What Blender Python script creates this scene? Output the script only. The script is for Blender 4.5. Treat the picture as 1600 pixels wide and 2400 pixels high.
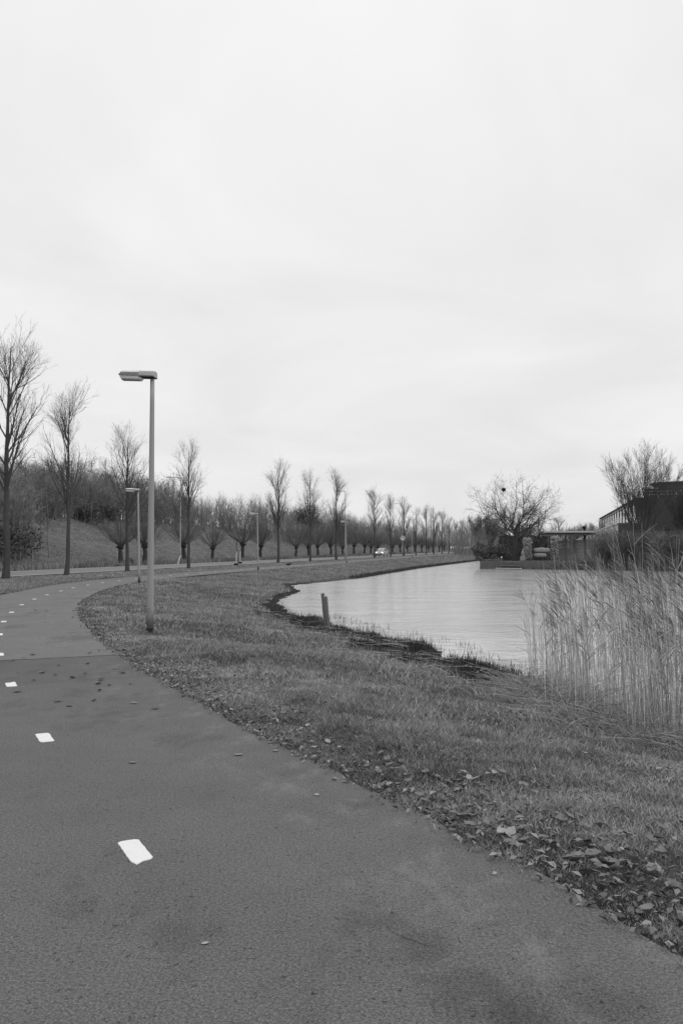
import bpy, math, random
import numpy as np
from mathutils import Vector

scene = bpy.context.scene
for o in list(bpy.data.objects):
    bpy.data.objects.remove(o)
COL = scene.collection
RNG = np.random.default_rng(11)
random.seed(5)

# ------------------------------------------------------------------ camera
cam_d = bpy.data.cameras.new('camera')
cam = bpy.data.objects.new('camera', cam_d)
COL.objects.link(cam)
cam_d.sensor_fit = 'VERTICAL'
cam_d.sensor_height = 36.0
cam_d.lens = 30.0
cam_d.clip_start = 0.05
cam_d.clip_end = 8000
cam.location = (0, 0, 1.6)
cam.rotation_euler = (math.radians(90) + math.atan(84 / 2000), 0, 0)
scene.camera = cam

# ------------------------------------------------------------------ world: grey overcast
SUN_EL, SUN_AZ = math.radians(48), math.radians(125)     # azimuth clockwise from +Y
world = bpy.data.worlds.new('World')
scene.world = world
world.use_nodes = True
nt = world.node_tree
nt.nodes.clear()
def wn(t, **k):
    n = nt.nodes.new(t)
    for a, b in k.items():
        setattr(n, a, b)
    return n
def wmath(op, a, b=None):
    n = wn('ShaderNodeMath', operation=op)
    for i, v in enumerate((a, b)):
        if v is None:
            continue
        if isinstance(v, (int, float)):
            n.inputs[i].default_value = v
        else:
            nt.links.new(v, n.inputs[i])
    return n.outputs[0]
sky = wn('ShaderNodeTexSky', sky_type='NISHITA', sun_disc=False)
sky.sun_elevation = SUN_EL
sky.sun_rotation = SUN_AZ
sky.dust_density = 4.0
bw = wn('ShaderNodeRGBToBW')
nt.links.new(sky.outputs[0], bw.inputs[0])
tc = wn('ShaderNodeTexCoord')
sep = wn('ShaderNodeSeparateXYZ')
nt.links.new(tc.outputs['Generated'], sep.inputs[0])
zc = wmath('MAXIMUM', sep.outputs[2], 0.0)
zd = wmath('ADD', zc, 0.22)
cmb = wn('ShaderNodeCombineXYZ')
nt.links.new(wmath('DIVIDE', sep.outputs[0], zd), cmb.inputs[0])
nt.links.new(wmath('DIVIDE', sep.outputs[1], zd), cmb.inputs[1])
noi = wn('ShaderNodeTexNoise')
noi.inputs['Scale'].default_value = 1.25
noi.inputs['Detail'].default_value = 5.0
noi.inputs['Roughness'].default_value = 0.52
noi.inputs['Distortion'].default_value = 0.5
nt.links.new(cmb.outputs[0], noi.inputs['Vector'])
# overcast dome (brighter overhead) with soft cloud banks, a little of the clear sky behind it
cl = wmath('ADD', wmath('MULTIPLY', wmath('SUBTRACT', noi.outputs[0], 0.5), 0.34), 0.815)
cl = wmath('ADD', cl, wmath('MULTIPLY', zc, 0.17))
tot = wmath('ADD', wmath('MULTIPLY', cl, 0.97), wmath('MULTIPLY', bw.outputs[0], 0.004))
bg = wn('ShaderNodeBackground')
bg.inputs['Strength'].default_value = 1.0
nt.links.new(tot, bg.inputs['Color'])
out = wn('ShaderNodeOutputWorld')
nt.links.new(bg.outputs[0], out.inputs[0])

sun_d = bpy.data.lights.new('sun', 'SUN')
sun_d.energy = 0.75
sun_d.angle = math.radians(28)
sun = bpy.data.objects.new('sun', sun_d)
COL.objects.link(sun)
sdir = Vector((math.sin(SUN_AZ) * math.cos(SUN_EL), math.cos(SUN_AZ) * math.cos(SUN_EL), math.sin(SUN_EL)))
sun.rotation_euler = sdir.to_track_quat('Z', 'Y').to_euler()

vs = scene.view_settings
vs.view_transform = 'Standard'
vs.look = 'None'
vs.exposure = 0.0
vs.gamma = 1.0
vs.use_curve_mapping = False
scene.render.engine = 'CYCLES'
scene.cycles.max_bounces = 6
scene.cycles.transparent_max_bounces = 8

# ------------------------------------------------------------------ helpers
def tag(o, label=None, cat=None, group=None, kind=None):
    if label: o['label'] = label
    if cat: o['category'] = cat
    if group: o['group'] = group
    if kind: o['kind'] = kind
    return o

def npmesh(name, V, quads=None, tris=None, mat=None, attrs=None, smooth=False, mats=None, midx=None):
    V = np.asarray(V, np.float32).reshape(-1, 3)
    me = bpy.data.meshes.new(name)
    nq = 0 if quads is None else len(quads)
    ntr = 0 if tris is None else len(tris)
    me.vertices.add(len(V))
    me.vertices.foreach_set('co', V.ravel())
    parts, st = [], []
    off = 0
    if nq:
        q = np.asarray(quads, np.int32).reshape(-1, 4)
        parts.append(q.ravel()); st.append(np.arange(nq) * 4); off = nq * 4
    if ntr:
        t = np.asarray(tris, np.int32).reshape(-1, 3)
        parts.append(t.ravel()); st.append(off + np.arange(ntr) * 3)
    loops = np.concatenate(parts).astype(np.int32)
    me.loops.add(len(loops))
    me.loops.foreach_set('vertex_index', loops)
    me.polygons.add(nq + ntr)
    me.polygons.foreach_set('loop_start', np.concatenate(st).astype(np.int32))
    if midx is not None:
        me.polygons.foreach_set('material_index', np.asarray(midx, np.int32))
    if smooth:
        me.polygons.foreach_set('use_smooth', np.ones(nq + ntr, bool))
    for k, a in (attrs or {}).items():
        at = me.attributes.new(k, 'FLOAT', 'POINT')
        at.data.foreach_set('value', np.asarray(a, np.float32))
    for m in (mats or ([mat] if mat else [])):
        me.materials.append(m)
    me.update(calc_edges=True)
    me.validate()
    return me

def link(name, me, parent=None, loc=None, rz=None):
    o = bpy.data.objects.new(name, me)
    COL.objects.link(o)
    if parent is not None: o.parent = parent
    if loc is not None: o.location = loc
    if rz is not None: o.rotation_euler = (0, 0, rz)
    return o

def empty(name, loc, rz=0.0):
    o = bpy.data.objects.new(name, None)
    COL.objects.link(o)
    o.location = loc
    o.rotation_euler = (0, 0, rz)
    o.empty_display_size = 0.3
    return o

def copy_tree(o, parent=None):
    c = o.copy()
    COL.objects.link(c)
    c.parent = parent
    for ch in o.children:
        copy_tree(ch, c)
    return c

class MB:
    """collects shapes into one mesh"""
    def __init__(s): s.v, s.f = [], []
    def add(s, vs_, fs):
        n = len(s.v)
        s.v += [tuple(p) for p in vs_]
        s.f += [tuple(i + n for i in f) for f in fs]
        return s
    def box(s, x0, x1, y0, y1, z0, z1, ch=0.0):
        if ch <= 0:
            vs_ = [(x, y, z) for z in (z0, z1) for y in (y0, y1) for x in (x0, x1)]
            return s.add(vs_, [(0, 2, 3, 1), (4, 5, 7, 6), (0, 1, 5, 4), (2, 6, 7, 3), (0, 4, 6, 2), (1, 3, 7, 5)])
        c = ch
        ring = lambda z, i: [(x0 + i, y0 + c + i * 0, z), (x0 + c, y0 + i, z), (x1 - c, y0 + i, z), (x1 - i, y0 + c, z),
                             (x1 - i, y1 - c, z), (x1 - c, y1 - i, z), (x0 + c, y1 - i, z), (x0 + i, y1 - c, z)]
        return s.loft([ring(z0, c * .5), ring(z0 + c, 0), ring(z1 - c, 0), ring(z1, c * .5)])
    def loft(s, rings, cap=True):
        n = len(rings[0])
        vs_ = [p for r in rings for p in r]
        fs = []
        for k in range(len(rings) - 1):
            for i in range(n):
                j = (i + 1) % n
                fs.append((k * n + i, k * n + j, (k + 1) * n + j, (k + 1) * n + i))
        if cap:
            fs.append(tuple(range(n))[::-1])
            fs.append(tuple((len(rings) - 1) * n + i for i in range(n)))
        return s.add(vs_, fs)
    def cyl(s, p0, p1, r0, r1=None, n=10):
        r1 = r0 if r1 is None else r1
        return s.tube([p0, p1], [r0, r1], n)
    def tube(s, pts, rs, n=10):
        rings = []
        for k, p in enumerate(pts):
            a = Vector(pts[max(k - 1, 0)]); b = Vector(pts[min(k + 1, len(pts) - 1)])
            t = (b - a).normalized()
            ref = Vector((0, 0, 1)) if abs(t.z) < .9 else Vector((1, 0, 0))
            e1 = t.cross(ref).normalized(); e2 = t.cross(e1)
            rings.append([Vector(p) + float(rs[k]) * (math.cos(2 * math.pi * i / n) * e1 + math.sin(2 * math.pi * i / n) * e2) for i in range(n)])
        return s.loft(rings)
    def mesh(s, name, mat, smooth=False):
        me = bpy.data.meshes.new(name)
        me.from_pydata(s.v, [], s.f)
        me.materials.append(mat)
        if smooth:
            me.polygons.foreach_set('use_smooth', np.ones(len(me.polygons), bool))
        me.update()
        return me
    def build(s, name, mat, parent=None, loc=None, rz=None, smooth=False):
        return link(name, s.mesh(name, mat, smooth), parent, loc, rz)

def sstep(a, b, x):
    t = np.clip((np.asarray(x, float) - a) / (b - a), 0, 1)
    return t * t * (3 - 2 * t)

def vnoise(x, y, sc, seed=0):
    """cheap smooth value noise on arrays"""
    x = np.asarray(x, float) / sc; y = np.asarray(y, float) / sc
    xi, yi = np.floor(x), np.floor(y)
    fx, fy = x - xi, y - yi
    fx, fy = fx * fx * (3 - 2 * fx), fy * fy * (3 - 2 * fy)
    def h(a, b):
        v = np.sin(a * 127.1 + b * 311.7 + seed * 74.7) * 43758.5453
        return v - np.floor(v)
    return (h(xi, yi) * (1 - fx) + h(xi + 1, yi) * fx) * (1 - fy) + (h(xi, yi + 1) * (1 - fx) + h(xi + 1, yi + 1) * fx) * fy

# ------------------------------------------------------------------ materials (the photograph is monochrome)
def mat(name, v, var=0.25, scale=4.0, rough=0.85, bump=0.0, bscale=None, attr=None, spec=0.3, scale2=None, var2=0.0,
        stretch=None, emit=0.0, bdist=0.02, trans=0.0):
    m = bpy.data.materials.new(name)
    m.use_nodes = True
    N, L = m.node_tree.nodes, m.node_tree.links
    b = N['Principled BSDF']
    b.inputs['Roughness'].default_value = rough
    b.inputs['Specular IOR Level'].default_value = spec
    co = N.new('ShaderNodeTexCoord')
    vec = co.outputs['Object']
    if stretch:
        mp = N.new('ShaderNodeMapping'); mp.inputs['Scale'].default_value = stretch
        L.new(vec, mp.inputs[0]); vec = mp.outputs[0]
    def noise(sc, det=4.0):
        n = N.new('ShaderNodeTexNoise')
        n.inputs['Scale'].default_value = sc; n.inputs['Detail'].default_value = det
        n.inputs['Roughness'].default_value = 0.6
        L.new(vec, n.inputs['Vector'])
        return n.outputs[0]
    def mth(op, a, c):
        n = N.new('ShaderNodeMath'); n.operation = op
        for i, q in enumerate((a, c)):
            if isinstance(q, (int, float)): n.inputs[i].default_value = q
            else: L.new(q, n.inputs[i])
        return n.outputs[0]
    n1 = noise(scale)
    f = mth('ADD', mth('MULTIPLY', mth('SUBTRACT', n1, 0.5), 2.4 * var), 1.0)
    if scale2:
        f = mth('MULTIPLY', f, mth('ADD', mth('MULTIPLY', mth('SUBTRACT', noise(scale2, 3.0), 0.5), 2.4 * var2), 1.0))
    if attr:
        a = N.new('ShaderNodeAttribute'); a.attribute_name = attr
        f = mth('MULTIPLY', f, a.outputs['Fac'])
    val = mth('MAXIMUM', mth('MULTIPLY', f, v), 0.004)
    L.new(val, b.inputs['Base Color'])
    if bump:
        bp = N.new('ShaderNodeBump'); bp.inputs['Strength'].default_value = bump; bp.inputs['Distance'].default_value = bdist
        L.new(noise(bscale or scale * 2), bp.inputs['Height'])
        L.new(bp.outputs[0], b.inputs['Normal'])
    if trans:
        b.inputs['Transmission Weight'].default_value = trans
    if emit:
        b.inputs['Emission Color'].default_value = (1, 1, 1, 1); b.inputs['Emission Strength'].default_value = emit
    m['nodes_val'] = v
    return m

M = {}
M['bark'] = mat('bark', 0.062, .35, 9, .9, .6, 14, stretch=(1, 1, .35))
M['bark_pale'] = mat('bark_pale', 0.19, .3, 6, .9, .4, 12, stretch=(1, 1, .5))
M['twig'] = mat('twig', 0.085, .3, 1.2, .9)
M['willow'] = mat('willow_shoots', 0.115, .3, 1.5, .9)
M['willow_bark'] = mat('willow_bark', 0.045, .4, 8, .95, .8, 12, stretch=(1, 1, .4))
M['brush'] = mat('brushwood', 0.20, .2, .6, .95, attr='tone')
M['evergreen'] = mat('evergreen', 0.075, .3, .8, .6, attr='tone')
M['ivy'] = mat('ivy', 0.46, .3, 1.5, .6, attr='tone')
M['grass'] = mat('grass_blade', 0.225, .2, .35, .75, attr='tone', spec=.2)
M['straw'] = mat('dry_straw', 0.36, .2, 2, .8, attr='tone', spec=.2)
M['reed'] = mat('reed_stalk', 0.56, .2, 2, .8, attr='tone', spec=.25)
M['stubble'] = mat('stubble', 0.035, .4, 3, .8, attr='tone')
M['leaf'] = mat('fallen_leaf', 0.18, .35, 14, .7, attr=None, scale2=60, var2=.25, spec=.3)
M['leaf_pale'] = mat('pale_leaf', 0.33, .2, 14, .7, scale2=50, var2=.2)
M['leaf_dark'] = mat('dark_leaf', 0.065, .3, 14, .65, scale2=60, var2=.25)
M['leafmix'] = mat('leaf_litter', 0.20, .3, 6, .75, attr='tone')
M['paint'] = mat('marking_paint', 0.76, .10, 40, .65, .15, 60, bdist=.003)
M['roadpaint'] = mat('edge_line_paint', 0.62, .12, .5, .7)
M['galv'] = mat('galvanised_pole', 0.30, .10, 5, .55, .1, 30, scale2=.8, var2=.12, stretch=(1, 1, .15), spec=.5)
def grime(m):
    N, L = m.node_tree.nodes, m.node_tree.links
    b = N['Principled BSDF']
    src = b.inputs['Base Color'].links[0].from_socket
    co = N.new('ShaderNodeTexCoord'); sp = N.new('ShaderNodeSeparateXYZ'); L.new(co.outputs['Object'], sp.inputs[0])
    no = N.new('ShaderNodeTexNoise'); no.inputs['Scale'].default_value = 7; no.inputs['Detail'].default_value = 6
    L.new(co.outputs['Object'], no.inputs['Vector'])
    ad = N.new('ShaderNodeMath'); ad.operation = 'MULTIPLY_ADD'; L.new(no.outputs[0], ad.inputs[0]); ad.inputs[1].default_value = -.5; L.new(sp.outputs[2], ad.inputs[2])
    mr = N.new('ShaderNodeMapRange'); L.new(ad.outputs[0], mr.inputs[0])
    for i, q in enumerate((-.05, .35, .32, 1.0)): mr.inputs[i + 1].default_value = q
    mu = N.new('ShaderNodeMath'); mu.operation = 'MULTIPLY'; L.new(src, mu.inputs[0]); L.new(mr.outputs[0], mu.inputs[1])
    L.new(mu.outputs[0], b.inputs['Base Color'])
grime(M['galv'])                                 # splashed mud on the foot of the poles
M['pole_far'] = mat('grey_pole', 0.33, .12, 1, .6)
M['tar'] = mat('bitumen_sleeve', 0.012, .3, 20, .7, .3, 40)
M['lamp_top'] = mat('lamp_cover', 0.62, .15, 6, .5, scale2=25, var2=.2, spec=.5)
M['lamp_old'] = mat('weathered_lamp_side', 0.23, .75, 30, .7, .3, 60)
M['lamp_neck'] = mat('lamp_neck', 0.36, .15, 12, .55, spec=.5)
M['diffuser'] = mat('lamp_diffuser', 0.75, .12, 8, .2, spec=.6)
M['wood'] = mat('weathered_wood', 0.15, .35, 10, .9, .4, 25, stretch=(1, 1, .2))
M['wood_pale'] = mat('pale_stake', 0.44, .2, 6, .85, .2, 20, stretch=(1, 1, .3))
M['wood_dark'] = mat('dark_planks', 0.12, .35, 3, .9, .3, 12)
M['fence'] = mat('fence_slat', 0.19, .3, 2, .9, .2, 10, stretch=(.3, 1, 3))
M['black'] = mat('black_rubber', 0.012, .2, 10, .7)
M['brick'] = mat('dark_brick', 0.09, .25, .35, .9, .3, 6, scale2=9, var2=.15)
M['brick2'] = mat('dark_cladding', 0.07, .25, .5, .8)
M['white_wall'] = mat('white_render', 0.5, .08, .5, .85)
M['frame_white'] = mat('white_frame', 0.66, .06, 2, .6)
M['roof'] = mat('roof_tile', 0.20, .2, 3, .85, .3, 8)
M['roof_pale'] = mat('pale_roof', 0.45, .1, 2, .8)
M['glass'] = mat('window_glass', 0.30, .1, .3, .08, spec=.8)
M['mullion'] = mat('dark_mullion', 0.07, .1, 1, .6)
M['dark_glass'] = mat('dark_glass', 0.012, .2, 1, .08, spec=.6)
M['stone'] = mat('pale_stone', 0.24, .25, 2.5, .9, .6, 6)
M['soil'] = mat('molehill_soil', 0.05, .4, 12, .95, 1.0, 30)
M['crack'] = mat('asphalt_crack', 0.045, .3, 8, .9)
M['bird_dark'] = mat('dark_plumage', 0.05, .3, 20, .7)
M['bird_pale'] = mat('pale_plumage', 0.45, .2, 20, .7)
M['car'] = mat('silver_paint', 0.36, .03, 1, .25, spec=.7)
M['car_black'] = mat('black_trim', 0.015, .2, 3, .5)
M['tyre'] = mat('tyre_rubber', 0.015, .2, 10, .85)
M['rim'] = mat('alloy_rim', 0.35, .1, 4, .35, spec=.7)
M['headlamp'] = mat('lit_headlamp', 0.9, 0, 1, .2, emit=3.0)
M['sign_white'] = mat('sign_white', 0.80, .02, 1, .5)
M['sign_red'] = mat('sign_dark_ring', 0.06, .05, 1, .5)
M['sign_black'] = mat('sign_black', 0.01, .05, 1, .5)
M['nest'] = mat('nest_twigs', 0.03, .4, 8, .95)
M['hedge'] = mat('hedge_leaf', 0.042, .3, 1, .7, attr='tone')

def asphalt(name, v, dusty):
    m = bpy.data.materials.new(name); m.use_nodes = True
    N, L = m.node_tree.nodes, m.node_tree.links
    b = N['Principled BSDF']
    co = N.new('ShaderNodeTexCoord')
    def noise(sc, det=4.0, rg=.6, st=None, dis=0.0):
        n = N.new('ShaderNodeTexNoise')
        n.inputs['Scale'].default_value = sc; n.inputs['Detail'].default_value = det
        n.inputs['Roughness'].default_value = rg; n.inputs['Distortion'].default_value = dis
        v_ = co.outputs['Object']
        if st:
            mp = N.new('ShaderNodeMapping'); mp.inputs['Scale'].default_value = st; mp.inputs['Rotation'].default_value = (0, 0, math.radians(-27))
            L.new(v_, mp.inputs[0]); v_ = mp.outputs[0]
        L.new(v_, n.inputs['Vector'])
        return n.outputs[0]
    def mth(op, a, c=None, d=None):
        n = N.new('ShaderNodeMath'); n.operation = op
        for i, q in enumerate((a, c, d)):
            if q is None: continue
            if isinstance(q, (int, float)): n.inputs[i].default_value = q
            else: L.new(q, n.inputs[i])
        return n.outputs[0]
    def ramp(x, a, c, lo, hi):
        n = N.new('ShaderNodeMapRange'); n.interpolation_type = 'SMOOTHSTEP'
        L.new(x, n.inputs[0])
        for i, q in enumerate((a, c, lo, hi)): n.inputs[i + 1].default_value = q
        return n.outputs[0]
    fine = noise(120, 2, .7)
    mid = noise(64, 2, .6)
    f = mth('MULTIPLY', ramp(fine, .3, .7, .55, 1.50), ramp(mid, .32, .68, .76, 1.25))
    f = mth('MULTIPLY', f, ramp(noise(.8, 9, .72), .34, .68, 0.92, 1.07))           # broad tone changes
    f = mth('MULTIPLY', f, ramp(noise(.75, 11, .76, (1, .5, 1)), .51, .63, 1.0, .74))      # old damp stains along the way
    vo = N.new('ShaderNodeTexVoronoi'); vo.inputs['Scale'].default_value = 40
    L.new(co.outputs['Object'], vo.inputs['Vector'])
    pick = mth('GREATER_THAN', vo.outputs['Color'], .90)
    spk = mth('MULTIPLY', mth('LESS_THAN', vo.outputs['Distance'], .20), pick)
    f = mth('ADD', f, mth('MULTIPLY', spk, .75))                                               # pale stones in the mix
    pit = mth('MULTIPLY', mth('MULTIPLY', ramp(noise(34, 2, .5), .41, .31, 0.0, 1.0), ramp(noise(5, 4, .6), .40, .60, .15, 1.0)), -.50)
    f = mth('ADD', f, pit)
    dm = N.new('ShaderNodeAttribute'); dm.attribute_name = 'damp'
    dn = mth('ADD', dm.outputs['Fac'], mth('MULTIPLY', mth('SUBTRACT', noise(3.2, 10, .74), .5), 1.5))
    f = mth('MULTIPLY', f, ramp(dn, .30, .62, 1.0, .72))                                       # damp patches that dry unevenly
    a = N.new('ShaderNodeAttribute'); a.attribute_name = 'edge'                                # dust swept to the margin
    du = mth('MULTIPLY', a.outputs['Fac'], ramp(noise(2.2, 10, .78, (1, .6, 1)), .50, .66, 0.0, dusty))
    f = mth('ADD', f, du)
    f = mth('ADD', f, ramp(noise(3.1, 5, .6, (1, .7, 1)), .70, .76, 0.0, .38))                  # small pale smears
    L.new(mth('MULTIPLY', f, v), b.inputs['Base Color'])
    b.inputs['Roughness'].default_value = .82
    b.inputs['Specular IOR Level'].default_value = .3
    bp = N.new('ShaderNodeBump'); bp.inputs['Strength'].default_value = .55; bp.inputs['Distance'].default_value = .006
    L.new(mth('ADD', fine, mth('MULTIPLY', mid, .8)), bp.inputs['Height'])
    L.new(bp.outputs[0], b.inputs['Normal'])
    return m
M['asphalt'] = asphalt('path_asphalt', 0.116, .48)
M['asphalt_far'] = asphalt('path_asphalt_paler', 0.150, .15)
M['road'] = mat('road_asphalt', 0.19, .12, .4, .85)

def ground_material():
    m = bpy.data.materials.new('turf'); m.use_nodes = True
    N, L = m.node_tree.nodes, m.node_tree.links
    b = N['Principled BSDF']; b.inputs['Roughness'].default_value = .95; b.inputs['Specular IOR Level'].default_value = .1
    co = N.new('ShaderNodeTexCoord')
    def noise(sc, det=5.0, rg=.6):
        n = N.new('ShaderNodeTexNoise'); n.inputs['Scale'].default_value = sc
        n.inputs['Detail'].default_value = det; n.inputs['Roughness'].default_value = rg
        L.new(co.outputs['Object'], n.inputs['Vector']); return n.outputs[0]
    def mth(op, a, c):
        n = N.new('ShaderNodeMath'); n.operation = op
        for i, q in enumerate((a, c)):
            if isinstance(q, (int, float)): n.inputs[i].default_value = q
            else: L.new(q, n.inputs[i])
        return n.outputs[0]
    def ramp(x, a, c, lo, hi):
        n = N.new('ShaderNodeMapRange'); n.interpolation_type = 'SMOOTHSTEP'
        L.new(x, n.inputs[0])
        for i, q in enumerate((a, c, lo, hi)): n.inputs[i + 1].default_value = q
        return n.outputs[0]
    f = mth('MULTIPLY', ramp(noise(1.3), .3, .7, .72, 1.28), ramp(noise(.16, 3), .3, .7, .88, 1.12))
    f = mth('MULTIPLY', f, ramp(noise(9, 4, .7), .3, .7, .70, 1.30))
    f = mth('MULTIPLY', f, ramp(noise(2.3, 4, .7), .34, .42, .62, 1.0))
    a = N.new('ShaderNodeAttribute'); a.attribute_name = 'tone'
    f = mth('MULTIPLY', f, a.outputs['Fac'])
    L.new(mth('MULTIPLY', f, .135), b.inputs['Base Color'])
    bp = N.new('ShaderNodeBump'); bp.inputs['Strength'].default_value = .8; bp.inputs['Distance'].default_value = .12
    L.new(noise(4.5, 5, .7), bp.inputs['Height']); L.new(bp.outputs[0], b.inputs['Normal'])
    return m
M['turf'] = ground_material()

def water_material():
    m = bpy.data.materials.new('pond_water'); m.use_nodes = True
    N, L = m.node_tree.nodes, m.node_tree.links
    b = N['Principled BSDF']
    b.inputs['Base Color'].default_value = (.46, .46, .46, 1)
    b.inputs['Roughness'].default_value = .12
    b.inputs['IOR'].default_value = 2.6
    co = N.new('ShaderNodeTexCoord')
    mp = N.new('ShaderNodeMapping'); mp.inputs['Scale'].default_value = (.7, 1.45, 1); mp.inputs['Rotation'].default_value = (0, 0, math.radians(8))
    L.new(co.outputs['Object'], mp.inputs[0])
    n = N.new('ShaderNodeTexNoise'); n.inputs['Scale'].default_value = 3.8; n.inputs['Detail'].default_value = 4; n.inputs['Roughness'].default_value = .55
    n.inputs['Distortion'].default_value = .4
    L.new(mp.outputs[0], n.inputs['Vector'])
    n2 = N.new('ShaderNodeTexNoise'); n2.inputs['Scale'].default_value = .35; n2.inputs['Detail'].default_value = 3
    L.new(mp.outputs[0], n2.inputs['Vector'])
    mr = N.new('ShaderNodeMapRange'); mr.inputs[1].default_value = .35; mr.inputs[2].default_value = .65; mr.inputs[3].default_value = .25; mr.inputs[4].default_value = 1.0
    L.new(n2.outputs[0], mr.inputs[0])
    mu = N.new('ShaderNodeMath'); mu.operation = 'MULTIPLY'
    L.new(n.outputs[0], mu.inputs[0]); L.new(mr.outputs[0], mu.inputs[1])
    bp = N.new('ShaderNodeBump'); bp.inputs['Strength'].default_value = .5; bp.inputs['Distance'].default_value = .10
    L.new(mu.outputs[0], bp.inputs['Height']); L.new(bp.outputs[0], b.inputs['Normal'])
    return m
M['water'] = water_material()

# ------------------------------------------------------------------ plan of the place (metres)
ZW = -0.90                                   # water level
RD = np.array([0.2334, 0.9724])              # direction of the road
RN = np.array([-0.9724, 0.2334])             # to its far side
R0 = np.array([-21.8, 54.4])
SHORE = np.array([(-3.24, 57.02), (-2.31, 48.73), (-2.91, 42.55), (-2.85, 38.63), (-1.82, 32.01), (-1.13, 31.0), (0.07, 26.33),
                  (0.81, 24.78), (1.48, 23.51), (2.0, 22.27), (2.35, 20.89), (2.15, 19.6), (2.75, 18.9), (3.18, 17.8), (3.9, 16.4),
                  (4.15, 14.2), (4.4, 12.2), (5.2, 9.8), (7.2, 7.2), (13, 4.0), (26, 1), (48, 6), (66, 30), (58, 66),
                  (46, 82), (35.75, 89.6), (30, 94.2), (24.9, 98.0), (16.6, 102.3), (22.6, 125), (34, 168), (66, 290), (120, 500),
                  (108, 500), (56, 290), (27, 167.1), (9.44, 104.5), (0.96, 68.7)])
SEGL = np.full(len(SHORE), 7.6)              # bank width behind each shore segment
SEGL[23:33] = 1.2
SEGL[33:] = 7.5
SEGL[15:20] = 5.4
CENTRE = np.array([(5.2, -9), (3.2, -4), (1.3, 0), (0.12, 2.2), (-1.09, 4.58), (-2.5, 7.27), (-3.87, 10.1), (-5.15, 12.9), (-6.37, 16), (-7.5, 19.1),
                   (-8.6, 22.4), (-9.7, 26.0), (-10.6, 29.6), (-11.35, 33.1), (-11.95, 36.5), (-12.4, 39.8), (-12.65, 43), (-12.65, 46.3),
                   (-12.45, 49.5), (-12.1, 52.7), (-11.6, 56), (-11.0, 59.2), (-10.35, 62.5), (-9.6, 66), (-8.75, 70), (-7.9, 73.7),
                   (-4.9, 87), (0.3, 111), (6.0, 138), (12.5, 168.6), (27.4, 231.7), (43.5, 300), (68, 400), (93, 500)])
def resample(P, step_fn):
    """Catmull-Rom through P, sampled densely"""
    outp = []
    for i in range(len(P) - 1):
        p0, p1, p2, p3 = P[max(i - 1, 0)], P[i], P[i + 1], P[min(i + 2, len(P) - 1)]
        n = max(2, int(np.linalg.norm(p2 - p1) / step_fn(p1)))
        for k in range(n):
            t = k / n
            outp.append(.5 * ((2 * p1) + (-p0 + p2) * t + (2 * p0 - 5 * p1 + 4 * p2 - p3) * t * t + (-p0 + 3 * p1 - 3 * p2 + p3) * t ** 3))
    outp.append(P[-1])
    return np.array(outp)
PATH = resample(CENTRE, lambda p: .15 if p[1] < 16 else (.35 if p[1] < 70 else 3.0))
tg = np.gradient(PATH, axis=0); tg /= np.linalg.norm(tg, axis=1)[:, None]
PNR = np.stack([tg[:, 1], -tg[:, 0]], 1)     # to the right (pond side)
PTG = tg
HALF = 1.66

def seg_dist(x, y, P, closed=False):
    x = np.asarray(x, float).ravel(); y = np.asarray(y, float).ravel()
    best = np.full(x.shape, 1e9); idx = np.zeros(x.shape, int)
    n = len(P) if closed else len(P) - 1
    for i in range(n):
        a, b = P[i], P[(i + 1) % len(P)]
        d = b - a
        t = np.clip(((x - a[0]) * d[0] + (y - a[1]) * d[1]) / (d @ d), 0, 1)
        q = np.hypot(x - a[0] - t * d[0], y - a[1] - t * d[1])
        m = q < best
        best[m] = q[m]; idx[m] = i
    return best, idx
def in_poly(x, y, P):
    x = np.asarray(x, float).ravel(); y = np.asarray(y, float).ravel()
    c = np.zeros(x.shape, bool)
    for i in range(len(P)):
        (x0, y0), (x1, y1) = P[i], P[(i + 1) % len(P)]
        m = ((y0 > y) != (y1 > y)) & (x < (x1 - x0) * (y - y0) / (y1 - y0 + 1e-12) + x0)
        c ^= m
    return c
CPATH = CENTRE
PATH_C = resample(CENTRE, lambda p: 1.4 if p[1] < 70 else 12.0)
def road_s(x, y):
    return (np.asarray(x) - R0[0]) * RN[0] + (np.asarray(y) - R0[1]) * RN[1]
def road_a(x, y):
    return (np.asarray(x) - R0[0]) * RD[0] + (np.asarray(y) - R0[1]) * RD[1]
def gbase(y):
    return -0.25 * sstep(12, 40, y)
def shore_info(x, y):
    d, i = seg_dist(x, y, SHORE, True)
    ins = in_poly(x, y, SHORE)
    return np.where(ins, -d, d), i
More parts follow.
